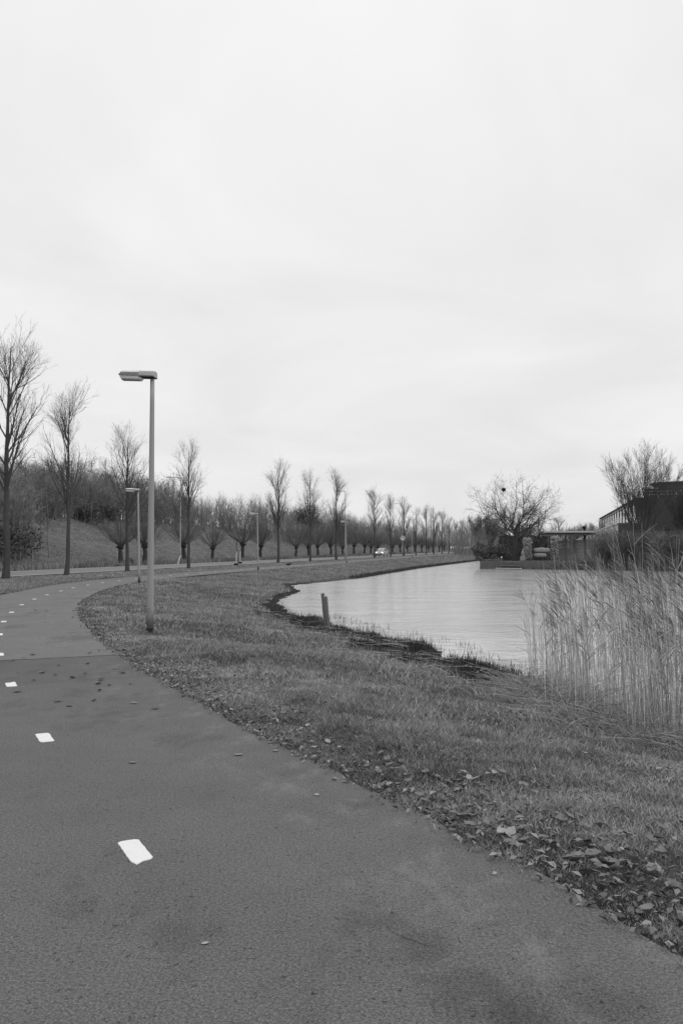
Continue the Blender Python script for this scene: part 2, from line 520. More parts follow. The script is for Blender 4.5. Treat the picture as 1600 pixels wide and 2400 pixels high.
def height(x, y, fine=True):
    x = np.asarray(x, float).ravel(); y = np.asarray(y, float).ravel()
    s = road_s(x, y)
    w = sstep(-9, -4, s)
    z = gbase(y) * (1 - w) - 0.25 * w
    dp, _ = seg_dist(x, y, PATH_C)
    away = sstep(1.7, 3.2, dp)
    onroad = sstep(-2.5, -1.0, s) * (1 - sstep(7.5, 9, s))
    z = z - 0.02 + away * (1 - onroad) * ((vnoise(x, y, 3.1, 1) - .5) * .10 + (vnoise(x, y, 1.1, 2) - .5) * .05)
    # berm on the far side of the road
    a = road_a(x, y)
    z = z + (6.3 + .9 * (vnoise(a, s * 0, 45, 5) - .5)) * sstep(10, 28, s + 2.0 * (vnoise(x, y, 14, 8) - .5)) * (1 - sstep(520, 640, a))
    # pond and its banks
    d, i = shore_info(x, y)
    L = SEGL[i]
    rightside = (L < 2) & (d > 0)
    z = np.where(rightside, -0.05 + (vnoise(x, y, 2.5, 4) - .5) * .08, z)
    jag = (vnoise(x, y, .9, 21) - .5) * .35 + (vnoise(x, y, .35, 22) - .5) * .18
    t = np.clip((d + np.where(L > 2, jag * (1 - sstep(0, 2.5, d)), 0)) / L, -1, 1)
    tc_ = np.clip(t, 0, 1)
    prof = np.where(t > 0, np.where(L > 2, .42 * tc_ + .58 * tc_ * tc_ * (3 - 2 * tc_), 1 - (1 - tc_) ** 1.55), 0)
    bank = ZW + (z - ZW) * prof + np.where(t > 0, .03, 0) * (1 - np.clip(t, 0, 1))
    z = np.where(d < L, np.where(t > 0, bank, ZW - np.clip(-t * L, 0, .9) * .35 - .01), z)
    return z

# ------------------------------------------------------------------ ground sheet
def geo(a, b, n):
    return np.sign(a) * np.geomspace(abs(a), abs(b), n)
xs = np.concatenate([geo(-2600, -84, 16), np.arange(-80, -14, 1.5), np.arange(-14, 14, .28), np.arange(14, 62, 1.0), geo(66, 2600, 18)])
ys = np.concatenate([np.linspace(-600, -40, 8), np.arange(-30, 0, 2.0), np.arange(0, 32, .28), np.arange(32, 112, .8), np.arange(112, 360, 2.6), geo(365, 4200, 22)])
X, Y = np.meshgrid(xs, ys)
Z = height(X, Y)
sd, _i = shore_info(X, Y)
nx, ny = len(xs), len(ys)
q = np.arange(nx * ny).reshape(ny, nx)
quads = np.stack([q[:-1, :-1], q[:-1, 1:], q[1:, 1:], q[1:, :-1]], -1).reshape(-1, 4)
fx, fy = X.ravel(), Y.ravel()
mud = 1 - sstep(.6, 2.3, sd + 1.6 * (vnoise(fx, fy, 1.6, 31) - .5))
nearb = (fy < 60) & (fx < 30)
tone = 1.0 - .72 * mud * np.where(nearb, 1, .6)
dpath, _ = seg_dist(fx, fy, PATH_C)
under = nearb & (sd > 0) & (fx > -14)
tone = tone * np.where(under, .62 + .25 * sstep(18, 60, fy), 1.0)            # soil tone, darkened nearby so the gaps between blades look dark
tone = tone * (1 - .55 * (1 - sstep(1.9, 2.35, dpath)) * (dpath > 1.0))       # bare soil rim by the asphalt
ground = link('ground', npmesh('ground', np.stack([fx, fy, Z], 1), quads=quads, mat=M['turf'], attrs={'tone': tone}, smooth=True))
tag(ground, 'grass covered bank and fields around the pond', kind='structure')

# pond
wv = [(x, y, ZW) for x, y in ((-30, -30), (140, -30), (140, 520), (-30, 520))]
# the water sheet is cut to the pond's outline, a little larger than the shore
def offset_poly(P, d):
    nrm = []
    A = 0.5 * np.sum(P[:, 0] * np.roll(P[:, 1], -1) - np.roll(P[:, 0], -1) * P[:, 1])
    sg = 1 if A > 0 else -1
    outp = []
    for i in range(len(P)):
        e = P[(i + 1) % len(P)] - P[i - 1]
        n = np.array([e[1], -e[0]]) * sg / np.linalg.norm(e)
        outp.append(P[i] + n * d)
    return np.array(outp)
WP = offset_poly(SHORE, .45)
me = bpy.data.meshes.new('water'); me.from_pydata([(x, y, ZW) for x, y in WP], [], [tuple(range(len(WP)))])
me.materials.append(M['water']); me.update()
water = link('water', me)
if me.polygons[0].normal.z < 0:
    me.flip_normals()
tag(water, 'calm grey pond water rippled by a light wind', kind='structure')

# ------------------------------------------------------------------ cycle path
def ribbon_sheet(P, NR, offs, zf):
    n, k = len(P), len(offs)
    V = np.zeros((n, k, 3))
    for j, o_ in enumerate(offs):
        V[:, j, :2] = P + NR * (o_[:, None] if isinstance(o_, np.ndarray) else o_)
        V[:, j, 2] = zf(V[:, j, 0], V[:, j, 1])
    q = np.arange(n * k).reshape(n, k)
    return V.reshape(-1, 3), np.stack([q[:-1, :-1], q[:-1, 1:], q[1:, 1:], q[1:, :-1]], -1).reshape(-1, 4)
arc = np.concatenate([[0], np.cumsum(np.linalg.norm(np.diff(PATH, axis=0), axis=1))])
wob = lambda sd_: (vnoise(arc, arc * 0, .8, sd_) - .5) * .10 + (vnoise(arc, arc * 0, .3, sd_ + 3) - .5) * .05
offs = [-HALF - wob(41), -1.4, -1.2, -1.0, -.8, -.6, -.4, -.2, 0.0, .2, .4, .6, .8, 1.0, 1.2, 1.4, HALF + wob(43)]
pz = lambda x, y: gbase(y)
V, Q = ribbon_sheet(PATH, PNR, offs, pz)
edge = np.tile(np.array([.2, .1, .05, 0, 0, 0, 0, 0, 0, 0, .06, .2, .45, .7, .85, 1, 1]), len(PATH))
damp = np.zeros(len(V))
for (dx_, dy_, rx_, ry_, k_) in ((.12, 3.75, .16, .22, .8), (.30, 3.45, .15, .22, .9), (.45, 3.15, .18, .22, .9), (.62, 2.85, .22, .25, .9), (.20, 5.4, .28, .22, .6), (.55, 4.75, .30, .25, .6), (.85, 4.3, .2, .3, .5),
                                 (-.25, 6.1, .35, .25, .6), (-2.15, 8.3, .3, .7, .55), (-1.4, 9.3, .8, .35, .5), (-2.9, 9.6, .5, .6, .5), (-1.0, 8.5, .4, .3, .4), (-.9, 5.6, .4, .4, .35)):
    damp = np.maximum(damp, k_ * np.exp(-((V[:, 0] - dx_) / rx_) ** 2 - ((V[:, 1] - dy_) / ry_) ** 2))
jy = PATH[:, 1] + 0.06 * (PATH[:, 0] + 3.3)
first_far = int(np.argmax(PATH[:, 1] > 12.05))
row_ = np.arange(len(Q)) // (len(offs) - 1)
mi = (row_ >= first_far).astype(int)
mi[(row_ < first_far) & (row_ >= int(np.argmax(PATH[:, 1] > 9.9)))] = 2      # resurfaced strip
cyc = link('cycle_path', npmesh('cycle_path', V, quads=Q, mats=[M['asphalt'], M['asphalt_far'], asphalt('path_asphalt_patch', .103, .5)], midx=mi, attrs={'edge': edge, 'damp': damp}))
tag(cyc, 'curving asphalt cycle path with white centre dashes', kind='structure')

def at_path(k, off, lift):
    p = PATH[k] + PNR[k] * off
    return (p[0], p[1], float(gbase(p[1])) + lift)
# construction joint across the asphalt
mb = MB()
rows = []
for o_ in np.linspace(-1.62, 1.62, 34):
    w_ = .012 + .008 * random.random()
    p = PATH[first_far] + PNR[first_far] * o_
    t_ = PTG[first_far] * (random.random() - .5) * .03
    z_ = float(gbase(p[1])) + .003
    rows.append(((p + t_ - PTG[first_far] * w_), (p + t_ + PTG[first_far] * w_), z_))
vv = [c for a_, b_, z_ in rows for c in ((a_[0], a_[1], z_), (b_[0], b_[1], z_))]
mb.add(vv, [(2 * i, 2 * i + 1, 2 * i + 3, 2 * i + 2) for i in range(len(rows) - 1)])
mb.build('joint', M['crack'], cyc)
def crack(pts, w):
    P = resample(np.array(pts, float), lambda p: .06)
    mb = MB(); vv = []
    t_ = np.gradient(P, axis=0); t_ /= np.linalg.norm(t_, axis=1)[:, None] + 1e-9
    for i, p in enumerate(P):
        ww = w * (.3 + random.random()) * min(1, i / 3, (len(P) - 1 - i) / 3 + .02)
        j = np.array([random.uniform(-.02, .02), random.uniform(-.02, .02)])
        n_ = np.array([-t_[i][1], t_[i][0]])
        for sg in (-1, 1):
            c = p + j + n_ * sg * ww
            vv.append((c[0], c[1], float(gbase(c[1])) + .0025))
    mb.add(vv, [(2 * i, 2 * i + 1, 2 * i + 3, 2 * i + 2) for i in range(len(P) - 1)])
    mb.build('crack', M['crack'], cyc)
crack([(0.12, 3.75), (0.22, 3.62), (.33, 3.52), (.41, 3.5)], .0018)
crack([(.48, 3.46), (.53, 3.30), (.60, 3.22)], .0018)
crack([(.53, 3.62), (.62, 3.66), (.70, 3.74)], .003)
crack([(-1.9, 6.45), (-1.72, 6.5), (-1.6, 6.6)], .0022)

# white centre dashes, rounded corners, worn ends
DASH = [(-1.09, 4.58), (-2.5, 7.27), (-3.87, 10.08), (-5.13, 12.9), (-6.37, 16.0), (-7.5, 19.06), (-8.58, 22.32), (-9.69, 26.0), (-10.6, 29.6),
        (-11.36, 33.07), (-11.95, 36.5), (-12.4, 39.6), (-12.62, 42.6), (-12.68, 45.5), (-12.55, 48.4), (-12.28, 51.3), (-11.9, 54.2), (-11.4, 57.0),
        (-10.85, 59.9), (-10.25, 62.8), (-9.65, 65.7), (-9.0, 68.7), (-8.4, 71.6), (-7.75, 74.5), (-7.1, 77.4), (-6.4, 80.3), (-5.8, 83.2), (-5.1, 86.1),
        (-4.5, 89), (-3.9, 91.9), (-3.2, 94.8), (-2.6, 97.7), (-2.0, 100.6), (-1.35, 103.5), (-.7, 106.4), (-.05, 109.3), (.55, 112.2), (1.15, 115.1),
        (1.75, 118), (2.4, 121)]
def dash_outline(l, w, rag):
    pts = []
    c = .018
    for (x, y) in ((-w, -l), (w, -l), (w, l), (-w, l)):
        sx, sy = (1 if x > 0 else -1), (1 if y > 0 else -1)
        p1 = (x - sx * c, y); p2 = (x, y - sy * c)
        pts += [p2, p1] if (sx * sy > 0) else [p1, p2]
    # subdivide and roughen
    outp = []
    for i in range(len(pts)):
        a, b = pts[i], pts[(i + 1) % len(pts)]
        n = max(1, int(math.dist(a, b) / .03))
        for k in range(n):
            t = k / n
            outp.append((a[0] + (b[0] - a[0]) * t + random.uniform(-rag, rag), a[1] + (b[1] - a[1]) * t + random.uniform(-rag, rag)))
    return outp
for i, (x, y) in enumerate(DASH):
    k = int(np.argmin(np.hypot(PATH[:, 0] - x, PATH[:, 1] - y)))
    t_, n_ = PTG[k], PNR[k]
    ol = dash_outline(.172, .057, .0035 if i < 6 else .002)
    if i == 0:
        ol = [(a, b - (.03 if (b < -.13 and -.02 < a + .03 < .02) else 0) + (.012 if (b < -.13 and a > .0) else 0)) for a, b in ol]
    if i == 2:
        ol = [(a + (.0 if b < .05 else .0), b - (.05 if (b > .12 and a < 0) else 0)) for a, b in ol]
    top = [(t_[0] * b + n_[0] * a, t_[1] * b + n_[1] * a) for a, b in ol]
    z0 = float(gbase(y))
    slope = (float(gbase(y + .3)) - float(gbase(y - .3))) / .6
    n = len(top)
    mb = MB()
    mb.loft([[(a, b, slope * b - .006) for a, b in top], [(a, b, slope * b + .004) for a, b in top]])
    mb.build('dash', M['paint'], cyc, loc=(x, y, z0))

# ------------------------------------------------------------------ road beyond the verge
def roadsheet(name, s0, s1, z, material, a0=-80, a1=520):
    aa = np.linspace(a0, a1, 60)
    P = R0[None] + aa[:, None] * RD[None]
    V = np.concatenate([np.c_[P + RN * s0, np.full(60, z)], np.c_[P + RN * s1, np.full(60, z)]])
    Q = np.stack([np.arange(59), np.arange(1, 60), np.arange(61, 120), np.arange(60, 119)], 1)
    me = npmesh(name, V, quads=Q, mat=material)
    if me.polygons[0].normal.z < 0: me.flip_normals()
    return link(name, me)
road = roadsheet('road', -.55, 7.1, -.235, M['road'])
tag(road, 'two lane asphalt road with white edge lines', kind='structure')
for s0 in (0.0, 6.45):
    ln = roadsheet('edge_line', s0 - .09, s0 + .09, -.231, M['roadpaint'])
    ln.parent = road

# ------------------------------------------------------------------ branch geometry
def nrm(v):
    return v / (np.linalg.norm(v, axis=-1, keepdims=True) + 1e-9)
def tubes(P, R, n):
    N, K, _ = P.shape
    T = nrm(np.gradient(P, axis=1))
    mean = nrm(P[:, -1] - P[:, 0])
    ref = np.where(np.abs(mean[:, 2:3]) < .8, np.array([[0, 0, 1.]]), np.array([[1., 0, 0]]))
    e1 = nrm(np.cross(T, ref[:, None, :])); e2 = np.cross(T, e1)
    a = np.arange(n) * 2 * np.pi / n
    V = P[:, :, None, :] + R[:, :, None, None] * (np.cos(a)[None, None, :, None] * e1[:, :, None, :] + np.sin(a)[None, None, :, None] * e2[:, :, None, :])
    ids = np.arange(N * K * n).reshape(N, K, n)
    r = np.roll(ids, -1, axis=2)
    Q = np.stack([ids[:, :-1], r[:, :-1], r[:, 1:], ids[:, 1:]], -1).reshape(-1, 4)
    return V.reshape(-1, 3), Q
def ribs(P, W, rng, side=None):
    """flat tapering ribbons along polylines (blades, twigs)"""
    N, K, _ = P.shape
    if side is None:
        d = nrm(P[:, -1] - P[:, 0])
        side = nrm(np.cross(d, rng.normal(size=(N, 3))))
    V = np.stack([P - side[:, None] * W[:, :, None], P + side[:, None] * W[:, :, None]], 2)
    ids = np.arange(N * K * 2).reshape(N, K, 2)
    Q = np.stack([ids[:, :-1, 0], ids[:, :-1, 1], ids[:, 1:, 1], ids[:, 1:, 0]], -1).reshape(-1, 4)
    return V.reshape(-1, 3), Q
class Soup:
    def __init__(s): s.V, s.Q, s.A, s.n = [], [], [], 0
    def add(s, VQ, a=1.0):
        V, Q = VQ
        s.V.append(V); s.Q.append(Q + s.n)
        s.A.append(np.full(len(V), a) if np.isscalar(a) else np.asarray(a)); s.n += len(V)
    def mesh(s, name, m, smooth=False):
        return npmesh(name, np.concatenate(s.V), quads=np.concatenate(s.Q), mat=m, attrs={'tone': np.concatenate(s.A)}, smooth=smooth)
def grow(P, R, m, t0, t1, a0, a1, L, K, up, wob, rr, rng, rmin=.004, taper=.3):
    N, K1, _ = P.shape
    t = np.sort(rng.uniform(t0, t1, (N, m)), axis=1)
    f = t * (K1 - 1)
    i = np.minimum(f.astype(int), K1 - 2)
    fr = (f - i)[..., None]
    r_ = np.arange(N)[:, None]
    A, B = P[r_, i], P[r_, i + 1]
    p = (A * (1 - fr) + B * fr).reshape(-1, 3)
    T = nrm(B - A).reshape(-1, 3)
    rad = (R[r_, i] * (1 - fr[..., 0]) + R[r_, i + 1] * fr[..., 0]).reshape(-1)
    az = rng.uniform(0, 2 * np.pi, len(p))
    ref = np.where(np.abs(T[:, 2:3]) < .9, np.array([[0, 0, 1.]]), np.array([[1., 0, 0]]))
    e1 = nrm(np.cross(T, ref)); e2 = np.cross(T, e1)
    perp = np.cos(az)[:, None] * e1 + np.sin(az)[:, None] * e2
    an = rng.uniform(a0, a1, len(p))[:, None]
    d = np.cos(an) * T + np.sin(an) * perp
    ln = L(t.reshape(-1)) * rng.uniform(.7, 1.25, len(p))
    out_ = [p]
    for k in range(K):
        p = p + d * (ln / K)[:, None]
        out_.append(p)
        d = nrm(d + np.array([0, 0, up]) + rng.normal(size=d.shape) * wob)
    r0 = np.maximum(rad * rr, rmin)
    RR = r0[:, None] * np.linspace(1, taper, K + 1)[None]
    return np.stack(out_, 1), np.maximum(RR, rmin * .6)

def stem(h, r0, r1, K, wob, rng, lean=(0, 0)):
    P = np.zeros((1, K + 1, 3))
    P[0, :, 2] = np.linspace(0, h, K + 1)
    w = np.cumsum(rng.normal(size=(K + 1, 2)) * wob, axis=0); w[0] = 0; w[1] *= .5
    P[0, :, :2] = w + np.linspace(0, 1, K + 1)[:, None] * np.array(lean) * h
    tt = np.linspace(0, 1, K + 1)
    R = (r0 * (1 - tt) ** .8 + r1)[None]
    R[0, 0] *= 1.35
    return P, R

def tall_tree(seed, h=13.0, base=.30, bushy=1.0):
    rng = np.random.default_rng(seed)
    P0, R0_ = stem(h, .17, .02, 14, .035, rng)
    tr = Soup(); tr.add(tubes(P0, R0_, 10))
    cr = Soup()
    P1, R1 = grow(P0, R0_, int(25 * bushy), base, .93, .38, .66, lambda t: h * .42 * (1.12 - .85 * t), 7, .05, .045, .50, rng, .012)
    cr.add(tubes(P1, R1, 5))
    P2, R2 = grow(P1, R1, 8, .2, .97, .25, .6, lambda t: h * .13 * (1.25 - .6 * t), 4, .08, .07, .5, rng, .0075)
    cr.add(tubes(P2, R2, 4))
    P3, R3 = grow(P2, R2, 4, .15, 1, .25, .65, lambda t: h * .055 + 0 * t, 3, .08, .10, .55, rng, .005)
    cr.add(tubes(P3, R3, 3))
    P4, R4 = grow(P3, R3, 2, .2, 1, .3, .7, lambda t: h * .028 + 0 * t, 2, .1, .14, .6, rng, .005)
    cr.add(ribs(P4, R4, rng))
    return tr.mesh('trunk', M['bark'], True), cr.mesh('crown', M['twig'])

def pollard(seed, h=6.6):
    rng = np.random.default_rng(seed)
    P0, R0_ = stem(2.25, .13, .17, 7, .03, rng, (rng.uniform(-.05, .05), 0))
    R0_[0, 0] = .3
    tr = Soup(); tr.add(tubes(P0, R0_, 10))
    top = P0[0, -1]
    # knobbly head
    u = np.linspace(0, math.pi, 9); v_ = np.arange(12) * 2 * math.pi / 12
    U, Vv = np.meshgrid(u, v_, indexing='ij')
    rr = .36 * (1 + .35 * rng.uniform(-1, 1, U.shape)); rr[0] = rr[0, 0]; rr[-1] = rr[-1, 0]
    HV = np.stack([rr * np.sin(U) * np.cos(Vv), rr * np.sin(U) * np.sin(Vv), .85 * rr * np.cos(U)], -1).reshape(-1, 3) + top
    ids = np.arange(9 * 12).reshape(9, 12); r_ = np.roll(ids, -1, 1)
    hd = npmesh('head', HV, quads=np.stack([ids[:-1], ids[1:], r_[1:], r_[:-1]], -1).reshape(-1, 4), mat=M['willow_bark'])
    n = 64
    az = rng.uniform(0, 2 * np.pi, n); el = np.arccos(rng.uniform(.42, 1, n))
    d = np.stack([np.sin(el) * np.cos(az), np.sin(el) * np.sin(az), np.cos(el)], 1)
    p = top + d * .26
    ln = (h - 2.3) * rng.uniform(.6, 1.1, n)
    out_ = [p]
    for k in range(6):
        p = p + d * (ln / 6)[:, None]; out_.append(p)
        d = nrm(d + np.array([0, 0, .13]) + rng.normal(size=d.shape) * .05)
    P1 = np.stack(out_, 1)
    R1 = np.maximum(.028 * np.linspace(1, .2, 7)[None] * rng.uniform(.6, 1.2, (n, 1)), .006)
    sh = Soup(); sh.add(tubes(P1, R1, 4))
    P2, R2 = grow(P1, R1, 7, .15, .95, .15, .5, lambda t: (h - 2.3) * .3 * (1.2 - .6 * t), 3, .10, .08, .5, rng, .006)
    sh.add(tubes(P2, R2, 3))
    P3, R3 = grow(P2, R2, 3, .2, 1, .2, .6, lambda t: .42 + 0 * t, 2, .08, .12, .6, rng, .006)
    sh.add(ribs(P3, R3, rng))
    return tr.mesh('trunk', M['willow_bark'], True), hd, sh.mesh('shoots', M['willow'])

def thing(name, loc, rz, parts, sc=1.0):
    o = empty(name, loc, rz)
    o.scale = (sc, sc, sc) if np.isscalar(sc) else sc
    for nme, me_ in parts:
        link(nme, me_, o)
    return o
def H(x, y):
    return float(height(np.array([x]), np.array([y]))[0])

# ------------------------------------------------------------------ row of tall bare trees between road and path
TALL = [tall_tree(s) for s in (3, 14, 25, 36)]
PX = [16, 158, 300, 443, 652, 727, 788, 877, 915, 946, 974, 998, 1016, 1035, 1051, 1067, 1082, 1093]
HT = [14.6, 13.2, 12.3, 11.9, 12.9, 12.6, 13.9, 13.9, 13.6, 14.2, 12.0, 13.4, 14.0, 14.4, 13.0, 12.2, 13.4, 13.2]
ORD = ['first', 'second', 'third', 'fourth', 'fifth', 'sixth', 'seventh', 'eighth', 'ninth', 'tenth', 'eleventh', 'twelfth', 'thirteenth', 'fourteenth', 'fifteenth', 'sixteenth', 'seventeenth', 'eighteenth']
for i, px in enumerate(PX):
    k_ = (px - 800) / 2000
    d_ = -32.86 / (k_ - .24)
    x_ = k_ * d_
    tr, cr = TALL[[0, 1, 2, 3, 2, 3, 1, 0, 1, 2, 3, 1, 2, 0, 3, 1, 0, 2][i]]
    sc = HT[i] / 13.0 * (.97 if i == 0 else [.91, .89, .87, .89, .91, .91][i % 6])
    wsc = sc * (1.0 if i == 0 else .86 + .12 * ((i * 7) % 5) / 5)
    o = thing('street_tree', (x_, d_, H(x_, d_) - .03), i * 1.9 + .3, [('trunk', tr), ('crown', cr)], (wsc, wsc, sc))
    if i == 0: lab = 'tallest bare tree at the left edge of the photo, rough trunk beside the road'
    elif i < 12: lab = 'slender bare tree in the verge beside the road, %s tree from the left' % ORD[i]
    else: lab = 'small looking bare tree far down the verge row, near where the road vanishes'
    tag(o, lab, 'tree', 'row of bare trees between road and path')

# pollard willows across the road
POL = [pollard(s) for s in (2, 9, 17, 23)]
PPX = [285, 341, 435, 500, 567, 610, 692, 722, 746, 776, 804, 830, 853, 868, 884, 919, 938, 955, 972, 988, 1003, 1013, 1028, 1040, 1052, 1064, 1075, 1084, 1092]
for i, px in enumerate(PPX):
    k_ = (px - 800) / 2000
    d_ = 44.6 / (.24 - k_)
    x_ = k_ * d_
    tr, hd, sh = POL[[0, 1, 2, 3][i % 4]]
    sc = [.92, .95, 1.0, .84, 1.08, 1.02, .9][i % 7]
    o = thing('pollard_willow', (x_, d_, H(x_, d_) - .03), i * 2.4, [('trunk', tr), ('head', hd), ('shoots', sh)], (sc * 1.05, sc * 1.05, sc))
    if i < 12: lab = 'pollard willow with a knobbly head across the road, %s from the left' % ORD[i]
    else: lab = 'small looking pollard willow across the far stretch of the road'
    tag(o, lab, 'willow', 'pollard willows across the road')

# ------------------------------------------------------------------ woodland on the berm (reads as one mass)
def brush_unit(seed, h, n1, n2, n3, multi=5):
    rng = np.random.default_rng(seed)
    Ps, Rs = [], []
    for k in range(multi):
        P, R = stem(h * rng.uniform(.7, .95), .032, .010, 5, .12, rng, rng.uniform(-.26, .26, 2))
        P[:, :, :2] += rng.uniform(-.35, .35, 2)
        Ps.append(P); Rs.append(R)
    P0, R0_ = np.concatenate(Ps), np.concatenate(Rs)
    s = Soup(); s.add(tubes(P0, R0_, 3))
    P1, R1 = grow(P0, R0_, n1, .2, 1, .3, .9, lambda t: h * .30 * (1.2 - .6 * t), 3, .16, .15, .55, rng, .012)
    s.add(ribs(P1, R1, rng))
    P2, R2 = grow(P1, R1, n2, .1, 1, .3, 1.0, lambda t: h * .14 + 0 * t, 2, .14, .2, .6, rng, .011)
    s.add(ribs(P2, R2, rng))
    if n3:
        P3, R3 = grow(P2, R2, n3, .2, 1, .3, 1.0, lambda t: h * .07 + 0 * t, 1, .1, .2, .6, rng, .010)
        s.add(ribs(P3, R3, rng))
    return np.concatenate(s.V), np.concatenate(s.Q)
def scatter(units, pts, name, m, rng, zs=(.8, 1.2), tones=(.7, 1.2), tone_arr=None, scl=None):
    Vs, Qs, As, n = [], [], [], 0
    for j, (x, y, z) in enumerate(pts):
        V, Q = units[rng.integers(len(units))]
        a = rng.uniform(0, 6.28); c, s = math.cos(a), math.sin(a)
        k = rng.uniform(*zs) * (1 if scl is None else scl[j])
        W = np.stack([V[:, 0] * c - V[:, 1] * s, V[:, 0] * s + V[:, 1] * c, V[:, 2]], 1) * k + np.array([x, y, z])
        Vs.append(W); Qs.append(Q + n); n += len(V)
        As.append(np.full(len(V), rng.uniform(*tones) * (1 if tone_arr is None else tone_arr[j])))
    return link(name, npmesh(name, np.concatenate(Vs), quads=np.concatenate(Qs), mat=m, attrs={'tone': np.concatenate(As)}))
wr = np.random.default_rng(77)
def wood_start(a):
    return np.interp(a, [-30, 24, 32, 45, 60, 85, 105, 125, 160, 240, 400], [12.5, 12.5, 21, 22.5, 23, 23, 20, 17, 16, 14.5, 13])
aa = wr.uniform(-25, 330, 1500)
s_off = wr.uniform(0, 1, 1500) ** 1.3 * 24
ss = wood_start(aa) + s_off + wr.uniform(0, 1.5, 1500)
xy = R0 + aa[:, None] * RD + ss[:, None] * RN
fl = np.hypot(xy[:, 0], xy[:, 1])
keep = wr.uniform(0, 1, 1500) < np.clip(np.where(fl < 140, 1.0, 140 / fl * .9), .3, 1)
xy = xy[keep]; aa = aa[keep]; fl = fl[keep]
zz = height(xy[:, 0], xy[:, 1]) - .1
BU = [brush_unit(s, 5.6, 7, 5, 2) for s in range(4)]
BUF = [brush_unit(s + 20, 5.6, 5, 4, 0, 4) for s in range(3)]
near = fl < 150
hs = np.interp(aa, [-20, 20, 40, 70, 90, 120, 150, 330], [1.05, 1.05, 1.1, 1.15, .95, .95, 1.15, 1.0]) * (.76 + .42 * vnoise(xy[:, 0], xy[:, 1], 9, 3))
ta = .78 + .5 * vnoise(xy[:, 0], xy[:, 1], 12, 6)
# low undergrowth closes the foot of the wood
ua = wr.uniform(-25, 330, 900); us = wood_start(ua) + wr.uniform(.5, 20, 900)
uxy = R0 + ua[:, None] * RD + us[:, None] * RN
uu = scatter(BUF, np.c_[uxy, height(uxy[:, 0], uxy[:, 1]) - .15], 'undergrowth', M['brush'], wr, (.38, .80), (.5, 1.0))
tag(uu, 'low tangled undergrowth along the foot of the berm wood', 'undergrowth', kind='stuff')
wo = scatter(BU, np.c_[xy[near], zz[near]], 'woodland', M['brush'], wr, (.75, 1.2), (.7, 1.25), ta[near], hs[near])
tag(wo, 'bare brushwood covering the top of the grassy berm', 'woodland', kind='stuff')
wo2 = scatter(BUF, np.c_[xy[~near], zz[~near]], 'woodland', M['brush'], wr, (.8, 1.25), (.75, 1.15), ta[~near], hs[~near])
tag(wo2, 'distant bare woodland along the berm beyond the pollards', 'woodland', kind='stuff')

# leafy undergrowth
def leaf_cloud(centres, radii, n, size, rng, flat=.3):
    c = centres[rng.integers(len(centres), size=n)] if len(centres) > 1 else np.repeat(centres, n, 0)
    d = nrm(rng.normal(size=(n, 3))) * (rng.uniform(.35, 1, (n, 1)) ** .5)
    p = c + d * np.asarray(radii)
    up = nrm(d * .6 + rng.normal(size=(n, 3)) * .7 + np.array([0, 0, flat]))
    e1 = nrm(np.cross(up, rng.normal(size=(n, 3)))); e2 = np.cross(up, e1)
    s = size * rng.uniform(.6, 1.4, (n, 1))
    V = np.stack([p - e1 * s, p - e2 * s * .5, p + e1 * s, p + e2 * s * .5], 1).reshape(-1, 3)
    return V, np.arange(n * 4).reshape(n, 4)
def shrub_mesh(name, centres, radii, n, size, m, seed, tones=(.5, 1.5)):
    rng = np.random.default_rng(seed)
    V, Q = leaf_cloud(np.asarray(centres, float), radii, n, size, rng)
    return npmesh(name, V, quads=Q, mat=m, attrs={'tone': np.repeat(rng.uniform(*tones, n), 4)})
def bush(name, label, cat, x, y, cs, radii, n, size, m, seed, group=None, z=None, stems=3):
    z = H(x, y) if z is None else z
    o = empty(name, (x, y, z - .05))
    link('foliage', shrub_mesh('foliage', cs, radii, n, size, m, seed), o)
    rng = np.random.default_rng(seed)
    for c in cs[:stems]:
        s = Soup()
        P = np.linspace(np.array([c[0] * .3, c[1] * .3, 0]), np.array(c), 5)[None]
        s.add(tubes(P, np.linspace(.05, .015, 5)[None], 5))
        link('stem', s.mesh('stem', M['bark']), o)
    return tag(o, label, cat, group)
def blob(rng, n, rx, ry, rz, z0):
    return [(rng.uniform(-rx, rx), rng.uniform(-ry, ry), z0 + rng.uniform(0, rz)) for _ in range(n)]
br = np.random.default_rng(4)
for (a_, s_, w_, h_, lab, sd_) in ((14, 12.5, 2.6, 2.6, 'dark leafy bramble thicket behind the leftmost roadside tree', 1), (20, 13.5, 2.4, 2.0, 'dark leafy bush with pale specks left of the second tree', 2),
                                   (7, 12.5, 2.6, 3.0, 'dark bramble thicket at the left edge of the photo', 3), (24.5, 15, 1.6, 1.6, 'low dark bush at the end of the thicket on the slope', 4)):
    p = R0 + a_ * RD + s_ * RN
    bush('bramble_bush', lab, 'bush', p[0], p[1], blob(br, 12, w_, w_ * .7, h_, .8), (1.0, 1.0, .8), 1500, .13, M['evergreen'], 60 + sd_, 'dark bramble bushes on the berm')
p = R0 + 52 * RD + 23.5 * RN
bush('evergreen_bush', 'black looking evergreen bush at the upper edge of the grass slope', 'bush', p[0], p[1], blob(br, 8, 3.6, 1.2, 1.2, .8), (1.2, 1.0, .9), 1500, .13, M['hedge'], 70)
p = R0 + 152 * RD + 23 * RN
bush('dense_tree', 'dense dark rounded tree rising above the berm woods', 'tree', p[0], p[1], [(3.2 * math.sin(k * 2.4) * (k / 22) ** .5, 3.2 * math.cos(k * 2.4) * (k / 22) ** .5, 6.6 - 4.2 * (k / 22) ** 2 - (k % 3) * 1.2) for k in range(22)], (1.8, 1.8, 1.5), 11000, .10, M['evergreen'], 71)
p = R0 + 162 * RD + 19 * RN
